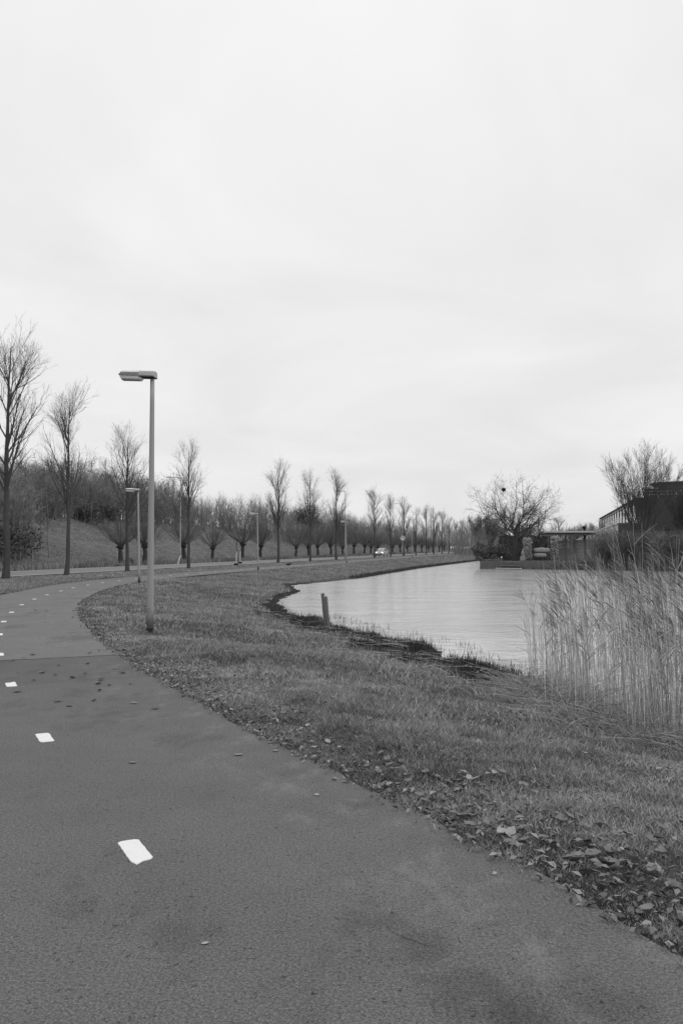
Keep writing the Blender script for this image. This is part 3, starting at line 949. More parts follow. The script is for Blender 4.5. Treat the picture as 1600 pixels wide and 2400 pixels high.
bush('dense_tree', 'lower dark leafy tree right of the rounded one on the berm', 'tree', p[0], p[1], blob(br, 12, 4.0, 3, 3.4, 1.2), (1.8, 1.8, 1.4), 7000, .10, M['evergreen'], 72)
p = R0 + 36 * RD + 9.8 * RN
bush('small_bush', 'small dark weed bush at the foot of the slope beyond the road', 'bush', p[0], p[1], blob(br, 4, .55, .4, .3, .3), (.35, .35, .35), 300, .06, M['evergreen'], 73)

# pale barked trees standing out at the left of the wood
def pale_tree(seed, h):
    rng = np.random.default_rng(seed)
    P0, R0_ = stem(h, .085, .015, 9, .07, rng)
    tr = Soup(); tr.add(tubes(P0, R0_, 7))
    cr = Soup()
    P1, R1 = grow(P0, R0_, 22, .3, .97, .4, .9, lambda t: h * .28 * (1.15 - .7 * t), 5, .14, .12, .5, rng, .012)
    cr.add(tubes(P1, R1, 4))
    P2, R2 = grow(P1, R1, 6, .2, 1, .4, .9, lambda t: h * .1 + 0 * t, 3, .12, .18, .55, rng, .009)
    cr.add(tubes(P2, R2, 3))
    P3, R3 = grow(P2, R2, 4, .2, 1, .4, .9, lambda t: h * .05 + 0 * t, 2, .1, .2, .6, rng, .008)
    cr.add(ribs(P3, R3, rng))
    return tr.mesh('trunk', M['bark_pale'], True), cr.mesh('crown', M['twig'])
PALE = [pale_tree(s, 9) for s in (5, 6)]
for i, (px, py0, d_, h_, lab) in enumerate(((97, 1268, 86, 8.0, 'thin pale barked tree between the first two roadside trees'), (117, 1285, 84, 6.6, 'shorter pale tree left of the second roadside tree trunk'),
                                            (211, 1190, 116, 8.0, 'pale trunked tree in the wood above the dark evergreen bush'), (243, 1200, 118, 8.0, 'pale trunked tree in the wood left of the third roadside tree'),
                                            (62, 1265, 88, 7.5, 'pale thin tree behind the leftmost roadside tree'))):
    x_ = (px - 800) / 2000 * d_
    tr, cr = PALE[i % 2]
    o = thing('pale_tree', (x_, d_, H(x_, d_) - .05), i * 1.3, [('trunk', tr), ('crown', cr)], h_ / 9)
    tag(o, lab, 'tree', 'pale barked trees on the berm')

# ------------------------------------------------------------------ street lamps along the path
def lamp_parts(h):
    """pole, sleeve, head; the arm points to -x"""
    n = 18
    mb = MB()
    zs = np.linspace(.0, h + .04, 12)
    mb.tube([(0, 0, z) for z in zs], [.070 - .028 * (z / h) for z in zs], n)
    pole = mb.mesh('pole', M['galv'], True)
    sl = MB().tube([(0, 0, -.1), (0, 0, .02), (0, 0, .17), (0, 0, .185)], [.0735, .0735, .0725, .0705], n).mesh('sleeve', M['tar'], True)
    # service door
    door = MB()
    pts = []
    dr = MB().box(-.032, .032, -.0725, -.060, .55, .85, .008).mesh('service_door', M['galv'])
    def rings(xa, sec): return [(xa, y, z) for y, z in sec]
    # housing: a long shallow hood, chamfered along its upper edges
    hood = MB()
    def sec(w, z0, z1, ch): return [(-w, z0), (w, z0), (w + .012, z0 + .03), (w - ch * .3, z1 - ch), (w - ch * 1.6, z1), (-w + ch * 1.6, z1), (-w + ch * .3, z1 - ch), (-w - .012, z0 + .03)]
    hood.loft([rings(-.625, sec(.095, -.005, .045, .02)), rings(-.60, sec(.115, -.012, .10, .05)), rings(-.24, sec(.118, -.012, .112, .05))])
    hd = hood.mesh('hood', M['lamp_top'])
    sk = MB()
    sk.loft([rings(-.628, [(-.128, -.022), (.128, -.022), (.128, .010), (-.128, .010)]), rings(-.236, [(-.130, -.022), (.130, -.022), (.130, .010), (-.130, .010)])])
    skirt = sk.mesh('skirt', M['lamp_old'])
    side = MB().loft([rings(-.60, [(-.1275, .010), (-.1225, .052), (-.118, .052), (-.120, .010)]), rings(-.24, [(-.1300, .010), (-.1255, .055), (-.121, .055), (-.122, .010)])]).mesh('side_panel', M['lamp_old'])
    nk = MB()
    nk.loft([rings(-.236, sec(.118, -.035, .096, .028)), rings(.02, sec(.112, -.045, .098, .028)), rings(.062, sec(.105, -.045, .094, .028))])
    neck = nk.mesh('neck', M['lamp_neck'])
    rim_ = MB().box(-.235, .066, -.122, .122, -.052, -.040).mesh('lower_rim', M['black'])
    df = MB()
    def dsec(w, zt, zb, sh): return [(-w, zt), (w, zt), (w - sh * .2, zb + .02), (w - sh, zb), (-w + sh, zb), (-w + sh * .2, zb + .02)]
    df.loft([rings(-.615, dsec(.10, -.024, -.06, .02)), rings(-.59, dsec(.11, -.024, -.105, .045)), rings(-.22, dsec(.11, -.024, -.115, .045)), rings(-.195, dsec(.10, -.024, -.07, .02))])
    dif = df.mesh('diffuser', M['diffuser'])
    band = MB().box(-.585, -.225, -.066, .066, -.121, -.112).mesh('diffuser_base', M['lamp_neck'])
    return pole, sl, dr, hd, skirt, side, neck, rim_, dif, band
LP = lamp_parts(5.0)
def street_lamp(x, y, lab, lean, rz, hs=1.0, fine=True):
    z = H(x, y)
    o = empty('street_lamp', (x, y, z - .03), 0)
    o.rotation_euler = (lean[1], lean[0], rz)
    o.scale = (1, 1, hs)
    link('pole', LP[0], o); link('sleeve', LP[1], o)
    if fine: link('service_door', LP[2], o)
    head = link('lamp_head', LP[3], o, (0, 0, 5.10))
    head.rotation_euler = (0, math.radians(2.6), 0)
    head.scale = (1.02, 1, .86)
    for nme, me_ in zip(('skirt', 'side_panel', 'neck', 'lower_rim', 'diffuser', 'diffuser_base'), LP[4:]):
        link(nme, me_, head)
    return tag(o, lab, 'street lamp', 'lamps along the cycle path')
street_lamp(-3.70, 16.6, 'large grey lamp post standing in the grass nearest the camera', (.0, 0), math.radians(-6), 1.0)
street_lamp(-10.62, 45.0, 'second lamp post, leaning slightly left, just behind the nearest lamp', (-.022, 0), math.radians(2), .97)
street_lamp(-6.95, 71.5, 'third lamp post, standing right of the two white stakes', (-.022, 0), math.radians(-4), .93)
street_lamp(.63, 104.4, 'lamp post before the tall thin road light, left of the car', (-.022, 0), math.radians(-6), 1.0)
street_lamp(13.4, 162.5, 'lamp post just right of the round speed sign', (-.01, 0), math.radians(-10), 1.05)
street_lamp(29.1, 234, 'small looking lamp post far right of the speed sign', (-.01, 0), math.radians(-10), 1.15)
street_lamp(53.5, 346, 'farthest lamp post, beside the wide tree over the hedge', (0, 0), math.radians(-10), 1.1)

def road_light(x, y, h, lab):
    z = H(x, y)
    o = empty('road_light', (x, y, z - .03))
    MB().tube([(0, 0, t * h / 6) for t in range(7)], [.09 - .045 * t / 6 for t in range(7)], 10).build('pole', M['pole_far'], o, smooth=True)
    MB().tube([(.02, 0, h - .05), (-.5, 0, h + .02), (-1.1, 0, h + .06)], [.045, .04, .035], 8).build('arm', M['pole_far'], o)
    MB().loft([[(-1.0, -.05, h), (-1.0, .05, h), (-1.0, .05, h + .1), (-1.0, -.05, h + .1)], [(-1.25, -.13, h), (-1.25, .13, h), (-1.25, .09, h + .15), (-1.25, -.09, h + .15)],
               [(-1.75, -.10, h + .02), (-1.75, .10, h + .02), (-1.75, .06, h + .12), (-1.75, -.06, h + .12)]]).build('lantern', M['lamp_neck'], o)
    return tag(o, lab, 'road light', 'tall road lights')
def on_line(px, K):      # where the sight line to a column of the picture meets the tree row
    k_ = (px - 800) / 2000
    d_ = -32.86 / (k_ - .24)
    return k_ * d_, d_
k_ = (423 - 800) / 2000; d_ = 43.6 / (.24 - k_)
road_light(k_ * d_, d_, 10.3, 'tall thin road light rising behind the fourth roadside tree')
x_, y_ = on_line(809, 0); road_light(x_, y_, 11.2, 'tall thin road light above the fourth path lamp, clear against the sky')
x_, y_ = on_line(943, 0); road_light(x_, y_, 11.9, 'tall road light whose pole carries the round speed sign')
SX, SY = x_, y_
x_, y_ = on_line(1023, 0); road_light(x_, y_, 11.0, 'tall road light far off among bare trees right of the speed sign')
x_, y_ = on_line(1085, 0); road_light(x_, y_, 11.0, 'farthest tall road light close to the end of the road')

# round speed sign on the pole
so = empty('speed_sign', (SX, SY - .14, H(SX, SY) + 4.05), 0)
def disc(r, y0, y1, n=40):
    return MB().loft([[(r * math.cos(2 * math.pi * i / n), y0, r * math.sin(2 * math.pi * i / n)) for i in range(n)],
                      [(r * math.cos(2 * math.pi * i / n), y1, r * math.sin(2 * math.pi * i / n)) for i in range(n)]])
disc(.62, 0, .03).build('plate', M['sign_white'], so)
disc(.58, -.006, -.002).build('border', M['sign_red'], so)
disc(.43, -.012, -.008).build('face', M['sign_white'], so)
cu = bpy.data.curves.new('digits', 'FONT'); cu.body = '70'; cu.align_x = 'CENTER'; cu.align_y = 'CENTER'; cu.size = .62; cu.extrude = .002; cu.offset = .012
tmp = bpy.data.objects.new('tmp', cu); COL.objects.link(tmp)
bpy.context.view_layer.update()
me = bpy.data.meshes.new_from_object(tmp.evaluated_get(bpy.context.evaluated_depsgraph_get()))
bpy.data.objects.remove(tmp)
me.materials.clear(); me.materials.append(M['sign_black'])
dg = link('digits', me, so, (0, -.016, 0)); dg.rotation_euler = (math.pi / 2, 0, 0)
MB().box(-.06, .06, .03, .16, -.3, -.25).build('bracket', M['pole_far'], so)
MB().box(-.06, .06, .03, .16, .25, .3).build('bracket', M['pole_far'], so)
tag(so, 'round white speed sign reading 70 inside a dark ring', 'speed sign')

# pair of pale stakes in the verge, and a leaning marker across the road
for i, (px, py, h_, lab) in enumerate(((479 / 1568 * 0 + 554, 1325, 1.50, 'left of two pale stakes in dark sleeves in the verge'), (563, 1321, 1.55, 'right of two pale stakes in dark sleeves in the verge'))):
    y_ = 3700 / (py - 1284); x_ = (px - 800) / 2000 * y_
    o = empty('tree_stake', (x_, y_, H(x_, y_) - .02))
    MB().tube([(0, 0, 0), (.01, 0, h_ * .5), (.015, 0, h_ - .03), (.015, 0, h_)], [.075, .075, .072, .05], 10).build('post', M['wood_pale'], o)
    MB().box(-.22, .22, -.18, .18, 0, .27, .04).build('sleeve', M['black'], o)
    MB().tube([(0, 0, h_ - .12), (0, 0, h_ - .06)], [.08, .08], 10).build('cap_band', M['wood_dark'], o)
    tag(o, lab, 'stake', 'stakes in the verge')
# thin young tree tied between the stakes
rng = np.random.default_rng(8)
y_ = 3700 / (1322 - 1284); x_ = (558.5 - 800) / 2000 * y_
P0, Rr = stem(3.4, .022, .01, 7, .03, rng)
tr = Soup(); tr.add(tubes(P0, Rr, 6))
cr = Soup(); P1, R1 = grow(P0, Rr, 12, .4, .95, .3, .7, lambda t: .8 + 0 * t, 4, .12, .1, .6, rng, .008); cr.add(tubes(P1, R1, 3))
o = thing('young_tree', (x_, y_, H(x_, y_) - .02), 0, [('trunk', tr.mesh('trunk', M['bark'])), ('crown', cr.mesh('crown', M['twig']))])
tag(o, 'thin newly planted tree standing between the two pale stakes', 'tree')
y_ = 98.0; x_ = (418 - 800) / 2000 * y_
o = empty('marker_post', (x_, y_, H(x_, y_) - .02))
MB().loft([[(-.09, -.05, 0), (.05, -.05, 0), (.05, .05, 0), (-.09, .05, 0)], [(.18, -.05, .95), (.32, -.05, .95), (.32, .05, .95), (.18, .05, .95)], [(.26, -.03, 1.02), (.33, -.03, 1.0), (.33, .03, 1.0), (.26, .03, 1.02)]]).build('post', M['frame_white'], o)
MB().loft([[(.40, -.05, 0), (.48, -.05, 0), (.48, .05, 0), (.40, .05, 0)], [(.26, -.045, .85), (.33, -.045, .85), (.33, .045, .85), (.26, .045, .85)]]).build('brace', M['wood_dark'], o)
tag(o, 'white marker post leaning over in the grass across the road', 'marker post')

# ------------------------------------------------------------------ silver car on the road
def car():
    o = empty('car', (0, 0, 0))
    # profile along -y = front; stations (y, half width, z sill, z belt) then cabin
    body = MB()
    st = [(-2.05, .60, .30, .62), (-1.98, .76, .22, .74), (-1.60, .83, .20, .90), (-1.05, .86, .20, 1.00), (0, .87, .20, 1.04), (1.2, .87, .20, 1.07), (1.85, .84, .22, 1.08), (2.0, .74, .32, 1.0)]
    body.loft([[(-w, y, z0 + .06), (-w + .08, y, z0), (w - .08, y, z0), (w, y, z0 + .06), (w + .01, y, (z0 + z1) / 2), (w - .03, y, z1 - .05), (w - .12, y, z1), (-w + .12, y, z1), (-w + .03, y, z1 - .05), (-w - .01, y, (z0 + z1) / 2)] for y, w, z0, z1 in st])
    body.build('body', M['car'], o, smooth=False)
    cab = MB()
    cs = [(-1.10, .70, 1.0, 1.02), (-.35, .74, 1.0, 1.50), (0.1, .74, 1.0, 1.60), (1.2, .73, 1.0, 1.60), (1.75, .70, 1.02, 1.42), (1.95, .68, 1.02, 1.10)]
    cab.loft([[(-w, y, z0), (w, y, z0), (w - .10 * (z1 - z0) / .6, y, z1 - .05 * (z1 - z0)), (w - .22 * (z1 - z0) / .6, y, z1), (-w + .22 * (z1 - z0) / .6, y, z1), (-w + .10 * (z1 - z0) / .6, y, z1 - .05 * (z1 - z0))] for y, w, z0, z1 in cs])
    cab.build('cabin', M['car'], o)
    # windscreen and side windows set just proud of the cabin
    def pane(name, pts, m):
        c = sum((Vector(p) for p in pts), Vector()) / 4
        n = (Vector(pts[1]) - Vector(pts[0])).cross(Vector(pts[2]) - Vector(pts[0])).normalized()
        MB().add([Vector(p) for p in pts] + [Vector(p) + n * .012 for p in pts], [(3, 2, 1, 0), (4, 5, 6, 7), (0, 1, 5, 4), (1, 2, 6, 5), (2, 3, 7, 6), (3, 0, 4, 7)]).build(name, m, o)
    pane('windscreen', [(-.62, -1.09, 1.055), (.62, -1.09, 1.055), (.56, -.40, 1.47), (-.56, -.40, 1.47)], M['glass'])
    for sg in (-1, 1):
        for (ya, yb, yc, yd) in ((-.72, .28, .28, -.30), (.36, 1.45, 1.30, .36)):
            pts = [(sg * .735, ya, 1.08), (sg * .742, yb, 1.08), (sg * .66, yc, 1.50), (sg * .66, yd, 1.46)]
            pane('side_window', pts if sg > 0 else pts[::-1], M['dark_glass'])
        m2 = MB().loft([[(sg * .80, -.72, 1.06), (sg * .80, -.62, 1.06), (sg * .80, -.62, 1.16), (sg * .80, -.72, 1.16)], [(sg * 1.0, -.70, 1.05), (sg * 1.0, -.62, 1.05), (sg * 1.0, -.62, 1.2), (sg * 1.0, -.70, 1.2)]])
        m2.build('mirror', M['car_black'], o)
        hl = MB().loft([[(sg * .46, -2.045, .64), (sg * .70, -1.99, .66), (sg * .72, -1.93, .80), (sg * .50, -1.98, .78)], [(sg * .46, -2.075, .64), (sg * .70, -2.03, .66), (sg * .72, -1.97, .80), (sg * .50, -2.01, .78)]])
        hl.build('headlight', M['headlamp'], o)
        for yy in (-1.28, 1.25):
            n = 20
            w = MB().tube([(sg * .68, yy, .31), (sg * .70, yy, .31), (sg * .86, yy, .31), (sg * .885, yy, .31)], [.27, .31, .31, .27], n).build('wheel', M['tyre'], o)
            MB().tube([(sg * .86, yy, .31), (sg * .895, yy, .31)], [.20, .17], n).build('rim', M['rim'], w)
    MB().box(-.50, .50, -2.085, -2.04, .42, .56).build('grille', M['car_black'], o)
    MB().box(-.62, .62, -2.06, -1.96, .24, .36).build('lower_grille', M['car_black'], o)
    MB().box(-.26, .26, -2.10, -2.088, .44, .54).build('number_plate', M['sign_white'], o)
    return o
c_ = car()
cx, cy = (894 - 800) / 2000 * 190, 190
c_.location = (cx, cy, -.232)
c_.rotation_euler = (0, 0, -math.atan(.24) - .06)
c_.scale = (1.12, 1.12, 1.12)
tag(c_, 'silver car with lit headlights driving towards the camera on the road', 'car')

# ------------------------------------------------------------------ posts in the pond margin
for i, (x, y, h_, lx, lab) in enumerate(((-.445, 26.1, 1.04, -.055, 'taller wooden post at the back of the pair in the pond margin'), (-.37, 25.85, .95, -.05, 'shorter wooden post in front of its pair in the pond margin'))):
    rg = random.Random(i)
    pts, rs = [], []
    for k in range(7):
        t = k / 6
        pts.append((lx * 2.2 * t * h_ + rg.uniform(-.003, .003), 0, -.3 + (h_ + .3) * t)); rs.append(.062 - .008 * t + rg.uniform(-.003, .003))
    pts.append((pts[-1][0] + .01, 0, h_ + .012)); rs.append(.045)
    o = MB().tube(pts, rs, 12).build('wooden_post', M['wood'], loc=(x, y, H(x, y)))
    tag(o, lab, 'post', 'wooden posts in the pond margin')

# ------------------------------------------------------------------ right bank: garden, wall, house
GZ = -.05
def part_box(parent, name, x0, x1, y0, y1, z0, z1, m, ch=0):
    return MB().box(x0, x1, y0, y1, z0, z1, ch).build(name, m, parent)
# timber retaining wall at the corner of the property
wa = np.array([16.6, 102.3]); wb = np.array([24.9, 98.0]); wc = np.array([20.4, 117.0])
ang = math.atan2(wb[1] - wa[1], wb[0] - wa[0])
rw = empty('retaining_wall', (wa[0], wa[1], ZW), ang)
rg = random.Random(3)
L1 = float(np.linalg.norm(wb - wa))
n1 = 30
for k in range(n1):
    x0 = k * L1 / n1
    if 2.4 < x0 < 4.6: zt = .72 + rg.uniform(-.03, .03)
    else: zt = 1.02 + rg.uniform(-.05, .05)
    part_box(rw, 'plank', x0 + .012, x0 + L1 / n1 - .012, -.05 - rg.uniform(0, .02), .03, -.5, zt, M['wood_dark'])
for k in range(16):
    y0 = k * .30
    part_box(rw, 'plank', -.05 - rg.uniform(0, .02), .03, y0 + .012, y0 + .288, -.5, 1.02 + rg.uniform(-.05, .05), M['wood_dark'])
part_box(rw, 'capping', -.10, 2.4, -.12, .12, 1.085, 1.15, M['wood_dark'])
tag(rw, 'dark timber plank wall holding the garden corner above the water', 'retaining wall')
# landing steps
ls = empty('landing_stage', (wa[0] + math.cos(ang) * 2.3, wa[1] + math.sin(ang) * 2.3, ZW), ang)
part_box(ls, 'step', -.1, 2.9, -1.15, -.62, .06, .15, M['wood_pale'])
part_box(ls, 'step', .15, 2.8, -.62, -.09, .34, .43, M['wood'])
part_box(ls, 'deck', .0, 2.9, -.06, 1.4, .76, .84, M['wood'])
for xx in (.1, 2.6):
    part_box(ls, 'leg', xx, xx + .1, -1.05, -.95, -.5, .058, M['wood_dark'])
    part_box(ls, 'leg', xx + .1, xx + .2, -.5, -.4, -.5, .338, M['wood_dark'])
tag(ls, 'pale wooden landing steps going down to the water', 'landing stage')
mp = empty('mooring_post', (wa[0] + math.cos(ang) * 2.42 + .1, wa[1] + math.sin(ang) * 2.42 - .35, ZW), 0)
MB().cyl((0, 0, -.4), (0, 0, 1.32), .055, .05, 10).build('post', M['wood'], mp)
MB().tube([(0, 0, 1.32), (0, 0, 1.35), (0, 0, 1.44), (0, 0, 1.48)], [.07, .10, .09, .03], 12).build('cap', M['frame_white'], mp)
tag(mp, 'mooring post with a round white cap by the landing steps', 'mooring post')

def gp(px, d):
    return (px - 800) / 2000 * d
def zp(py, d):
    return 1.6 + (1284 - py) / 2000 * d

# overhanging evergreen bush on the corner
b2 = np.random.default_rng(33)
cs = [(gp(px, 103) - gp(1150, 103), b2.uniform(-1.2, 1.2), zp(py, 103) - GZ) for px, py in ((1115, 1285), (1120, 1296), (1128, 1278), (1135, 1292), (1140, 1302), (1148, 1280), (1155, 1292), (1160, 1303), (1168, 1282), (1172, 1296), (1122, 1306), (1152, 1306), (1180, 1290), (1185, 1300))]
bush('evergreen_shrub', 'broad dark evergreen shrub hanging over the timber wall', 'shrub', gp(1150, 103), 103.2, cs, (.62, .7, .42), 3600, .10, M['evergreen'], 81, z=GZ)

# wide spreading tree with a nest
def spreading(seed, h, w):
    rng = np.random.default_rng(seed)
    P0, R0_ = stem(h * .30, .16, .20, 5, .05, rng)
    tr = Soup(); tr.add(tubes(P0, R0_, 12))
    cr = Soup()
    n = 15
    az = np.arange(n) * 2.4 + rng.uniform(-.3, .3, n); el = np.linspace(.12, 1.22, n) + rng.uniform(-.06, .06, n)
    d = np.stack([np.sin(el) * np.cos(az), np.sin(el) * np.sin(az), np.cos(el)], 1)
    p = P0[0, -1] + np.stack([0 * az, 0 * az, rng.uniform(-.9, .1, n)], 1)
    ln = (h * .72) * (1 - .10 * el) * rng.uniform(.85, 1.05, n)
    o_ = [p]
    for k in range(9):
        p = p + d * (ln / 9)[:, None]; o_.append(p)
        d = nrm(d + np.array([0, 0, .02]) + rng.normal(size=d.shape) * .17)
    P1 = np.stack(o_, 1); R1 = np.maximum(.105 * np.linspace(1, .12, 10)[None] * rng.uniform(.6, 1.1, (n, 1)), .012)
    cr.add(tubes(P1, R1, 6))
    P2, R2 = grow(P1, R1, 14, .12, .98, .4, 1.1, lambda t: h * .25 * (1.2 - .5 * t), 6, .04, .2, .55, rng, .012)
    cr.add(tubes(P2, R2, 4))
    P3, R3 = grow(P2, R2, 7, .15, 1, .4, 1.0, lambda t: h * .10 + 0 * t, 4, .05, .25, .55, rng, .009)
    cr.add(tubes(P3, R3, 3))
    P4, R4 = grow(P3, R3, 2, .2, 1, .4, 1.0, lambda t: h * .045 + 0 * t, 2, .05, .25, .6, rng, .008)
    cr.add(ribs(P4, R4, rng))
    return tr.mesh('trunk', M['bark'], True), cr.mesh('crown', M['twig']), np.concatenate([P1[:, 4:].reshape(-1, 3), P2.reshape(-1, 3)])
tr, cr, limbs = spreading(5, 10.2, 10); limbs = limbs * 1.07
TX, TY = gp(1206, 106), 106.0
o = thing('spreading_tree', (TX, TY, GZ - .05), .6, [('trunk', tr), ('crown', cr)], 1.07)
tag(o, 'wide spreading bare tree with a bird nest beside the pond', 'tree')
rng = np.random.default_rng(2)
n = 150
d = nrm(rng.normal(size=(n, 3))) * np.array([.42, .42, .34]) * rng.uniform(.3, 1.15, (n, 1))
e = nrm(np.cross(d, rng.normal(size=(n, 3)))) * rng.uniform(.2, .45, (n, 1))
s = Soup(); s.add(tubes(np.stack([d - e, d * 1.04, d + e], 1), np.full((n, 3), .016), 3))
c6, s6 = math.cos(.6), math.sin(.6)
lw = np.stack([limbs[:, 0] * c6 - limbs[:, 1] * s6 + TX, limbs[:, 0] * s6 + limbs[:, 1] * c6 + TY, limbs[:, 2] + GZ], 1)
bi = int(np.argmin(np.hypot(lw[:, 0] - gp(1189, 106), lw[:, 2] - zp(1142, 106))))
nest = link('bird_nest', s.mesh('bird_nest', M['nest']), None, tuple(lw[bi]))
nest.scale = (.62, .62, .6)
tag(nest, 'dark round bird nest high in the wide bare tree', 'nest')

# hedge and plantings behind
def hedge(name, label, cat, x0, x1, y0, y1, z0, z1, n, size, m, seed, rz=0, tones=(.5, 1.5)):
    rng = np.random.default_rng(seed)
    cx_, cy_ = (x0 + x1) / 2, (y0 + y1) / 2
    o = empty(name, (cx_, cy_, z0), rz)
    w, dd, h = (x1 - x0) / 2, (y1 - y0) / 2, z1 - z0
    p = np.stack([rng.uniform(-w, w, n), rng.uniform(-dd, dd, n), rng.uniform(0, h, n)], 1)
    face = rng.integers(0, 4, n)
    p[face == 0, 1] = -dd + rng.normal(size=(face == 0).sum()) * .06
    p[face == 1, 2] = h + rng.normal(size=(face == 1).sum()) * .08
    p[face == 2, 0] = np.sign(rng.normal(size=(face == 2).sum())) * w
    p += rng.normal(size=p.shape) * .05
    up = nrm(rng.normal(size=(n, 3)) + np.array([0, -.7, .4]))
    e1 = nrm(np.cross(up, rng.normal(size=(n, 3)))); e2 = np.cross(up, e1)
    s_ = size * rng.uniform(.6, 1.4, (n, 1))
    V = np.stack([p - e1 * s_, p - e2 * s_ * .5, p + e1 * s_, p + e2 * s_ * .5], 1).reshape(-1, 3)
    link('foliage', npmesh('foliage', V, quads=np.arange(4 * n).reshape(n, 4), mat=m, attrs={'tone': np.repeat(rng.uniform(*tones, n), 4)}), o)
    MB().box(-w * .93, w * .93, -dd * .7, dd * .7, 0, h * .95).build('core', M['wood_dark'], o)
    return tag(o, label, cat)
hedge('hedge', 'dark clipped hedge behind the wide bare tree', 'hedge', gp(1170, 112), gp(1300, 112), 111, 112.6, GZ, zp(1258, 112), 4200, .10, M['hedge'], 91)
for px0, px1, py, lab, sd_ in ((1226, 1243, 1263, 'pale ivy covered column right of the wide bare tree', 92), (1290, 1306, 1260, 'ivy covered column at the left end of the slat fence', 93)):
    hedge('ivy_column', lab, 'ivy column', gp(px0, 104.5), gp(px1, 104.5), 104.2, 104.9, GZ + .3 if sd_ == 92 else GZ, zp(py, 104.5), 900, .075, M['ivy'], sd_, tones=(.6, 1.3))

# covered garden furniture (two pale bundles) and a small statue
def lump(name, x, y, z, sx, sy, sz, m, seed, lab, cat):
    rng = np.random.default_rng(seed)
    n, k = 20, 8
    rings = []
    for j in range(k):
        t = j / (k - 1)
        r = (1 - abs(2 * t - 1) ** 3.5) ** .35 * .98 + .02
        rings.append([(sx * r * (1 + .05 * rng.normal()) * np.sign(math.cos(a)) * abs(math.cos(a)) ** .55, sy * r * np.sign(math.sin(a)) * abs(math.sin(a)) ** .55, sz * (2 * t) * (1 + .02 * rng.normal())) for a in np.arange(n) * 2 * math.pi / n])
    o_ = MB().loft(rings).build(name, m, loc=(x, y, z), smooth=True)
    return tag(o_, lab, cat)
lump('covered_bundle', gp(1268, 103), 103, zp(1296, 103), .95, .5, .33, M['stone'], 1, 'pale covered bundle lying on top of a smaller one in the garden', 'bundle')
lump('covered_bundle', gp(1264, 102.8), 102.8, zp(1307, 102.8), .72, .5, .29, M['stone'], 2, 'pale bundle at the bottom, under the larger covered one', 'bundle')
st_ = empty('garden_statue', (gp(1223, 101.5), 101.5, zp(1306, 101.5)))
MB().box(-.28, .28, -.2, .2, -.4, .12, .04).build('plinth', M['stone'], st_)
MB().tube([(0, 0, .12), (0, 0, .35), (.02, 0, .6), (.02, 0, .72), (.03, 0, .76), (.03, 0, .86), (.03, 0, .95), (.03, 0, .98)], [.16, .13, .17, .11, .05, .09, .07, .02], 12).build('figure', M['stone'], st_, smooth=True)
MB().tube([(.10, 0, .62), (.24, -.03, .5), (.2, -.12, .38)], [.05, .045, .03], 8).build('arm', M['stone'], st_)
tag(st_, 'small pale garden statue below the ivy column', 'statue')

# pergola
pg = empty('pergola', (gp(1273, 105), 105, GZ))
pw = gp(1396, 105) - gp(1273, 105); zt = zp(1251, 105) - GZ
part_box(pg, 'beam', 0, pw, -.08, .08, zt - .16, zt + .02, M['wood'])
part_box(pg, 'beam', 0, pw, 2.72, 2.88, zt - .16, zt + .02, M['wood'])
for k in range(11):
    xx = .1 + k * (pw - .3) / 10
    part_box(pg, 'rafter', xx, xx + .07, -.35, 3.15, zt + .023, zt + .14, M['wood'])
part_box(pg, 'roof_sheet', -.1, pw + .1, -.42, 3.2, zt + .143, zt + .34, M['wood_pale'])
for xx in (.55, gp(1338, 105) - gp(1273, 105), pw - .5):
    for yy in (-.07, 2.73):
        part_box(pg, 'post', xx - .075, xx + .075, yy, yy + .14, 0, zt - .163, M['wood'])
        for sg in (-1, 1):
            MB().loft([[(xx + sg * .08, yy + .03, zt - .85), (xx + sg * .08, yy + .10, zt - .85), (xx + sg * .08, yy + .10, zt - .97), (xx + sg * .08, yy + .03, zt - .97)],
                       [(xx + sg * .68, yy + .03, zt - .17), (xx + sg * .68, yy + .10, zt - .17), (xx + sg * .60, yy + .10, zt - .17), (xx + sg * .60, yy + .03, zt - .17)]]).build('brace', M['wood'], pg)
tag(pg, 'wooden pergola with a flat pale roof edge', 'pergola')

# slat fence
fe = empty('slat_fence', (gp(1306, 107), 107, GZ))
fw = gp(1500, 107) - gp(1306, 107); fh = zp(1266, 107) - GZ
rg = random.Random(9)
npan = 6
for i in range(npan + 1):
    xx = i * fw / npan
    part_box(fe, 'post', xx - .05, xx + .05, -.05, .05, 0, fh + .06, M['wood'])
slat_me = MB().box(.055, fw / npan - .055, -.018, .018, 0, .155).mesh('slat', M['fence'])
for i in range(npan):
    for k in range(14):
        z0 = .08 + k * (fh - .1) / 14
        link('slat', slat_me, fe, (i * fw / npan, rg.uniform(-.012, .012), z0))
tag(fe, 'tall wooden fence of horizontal slats behind the reeds', 'fence')

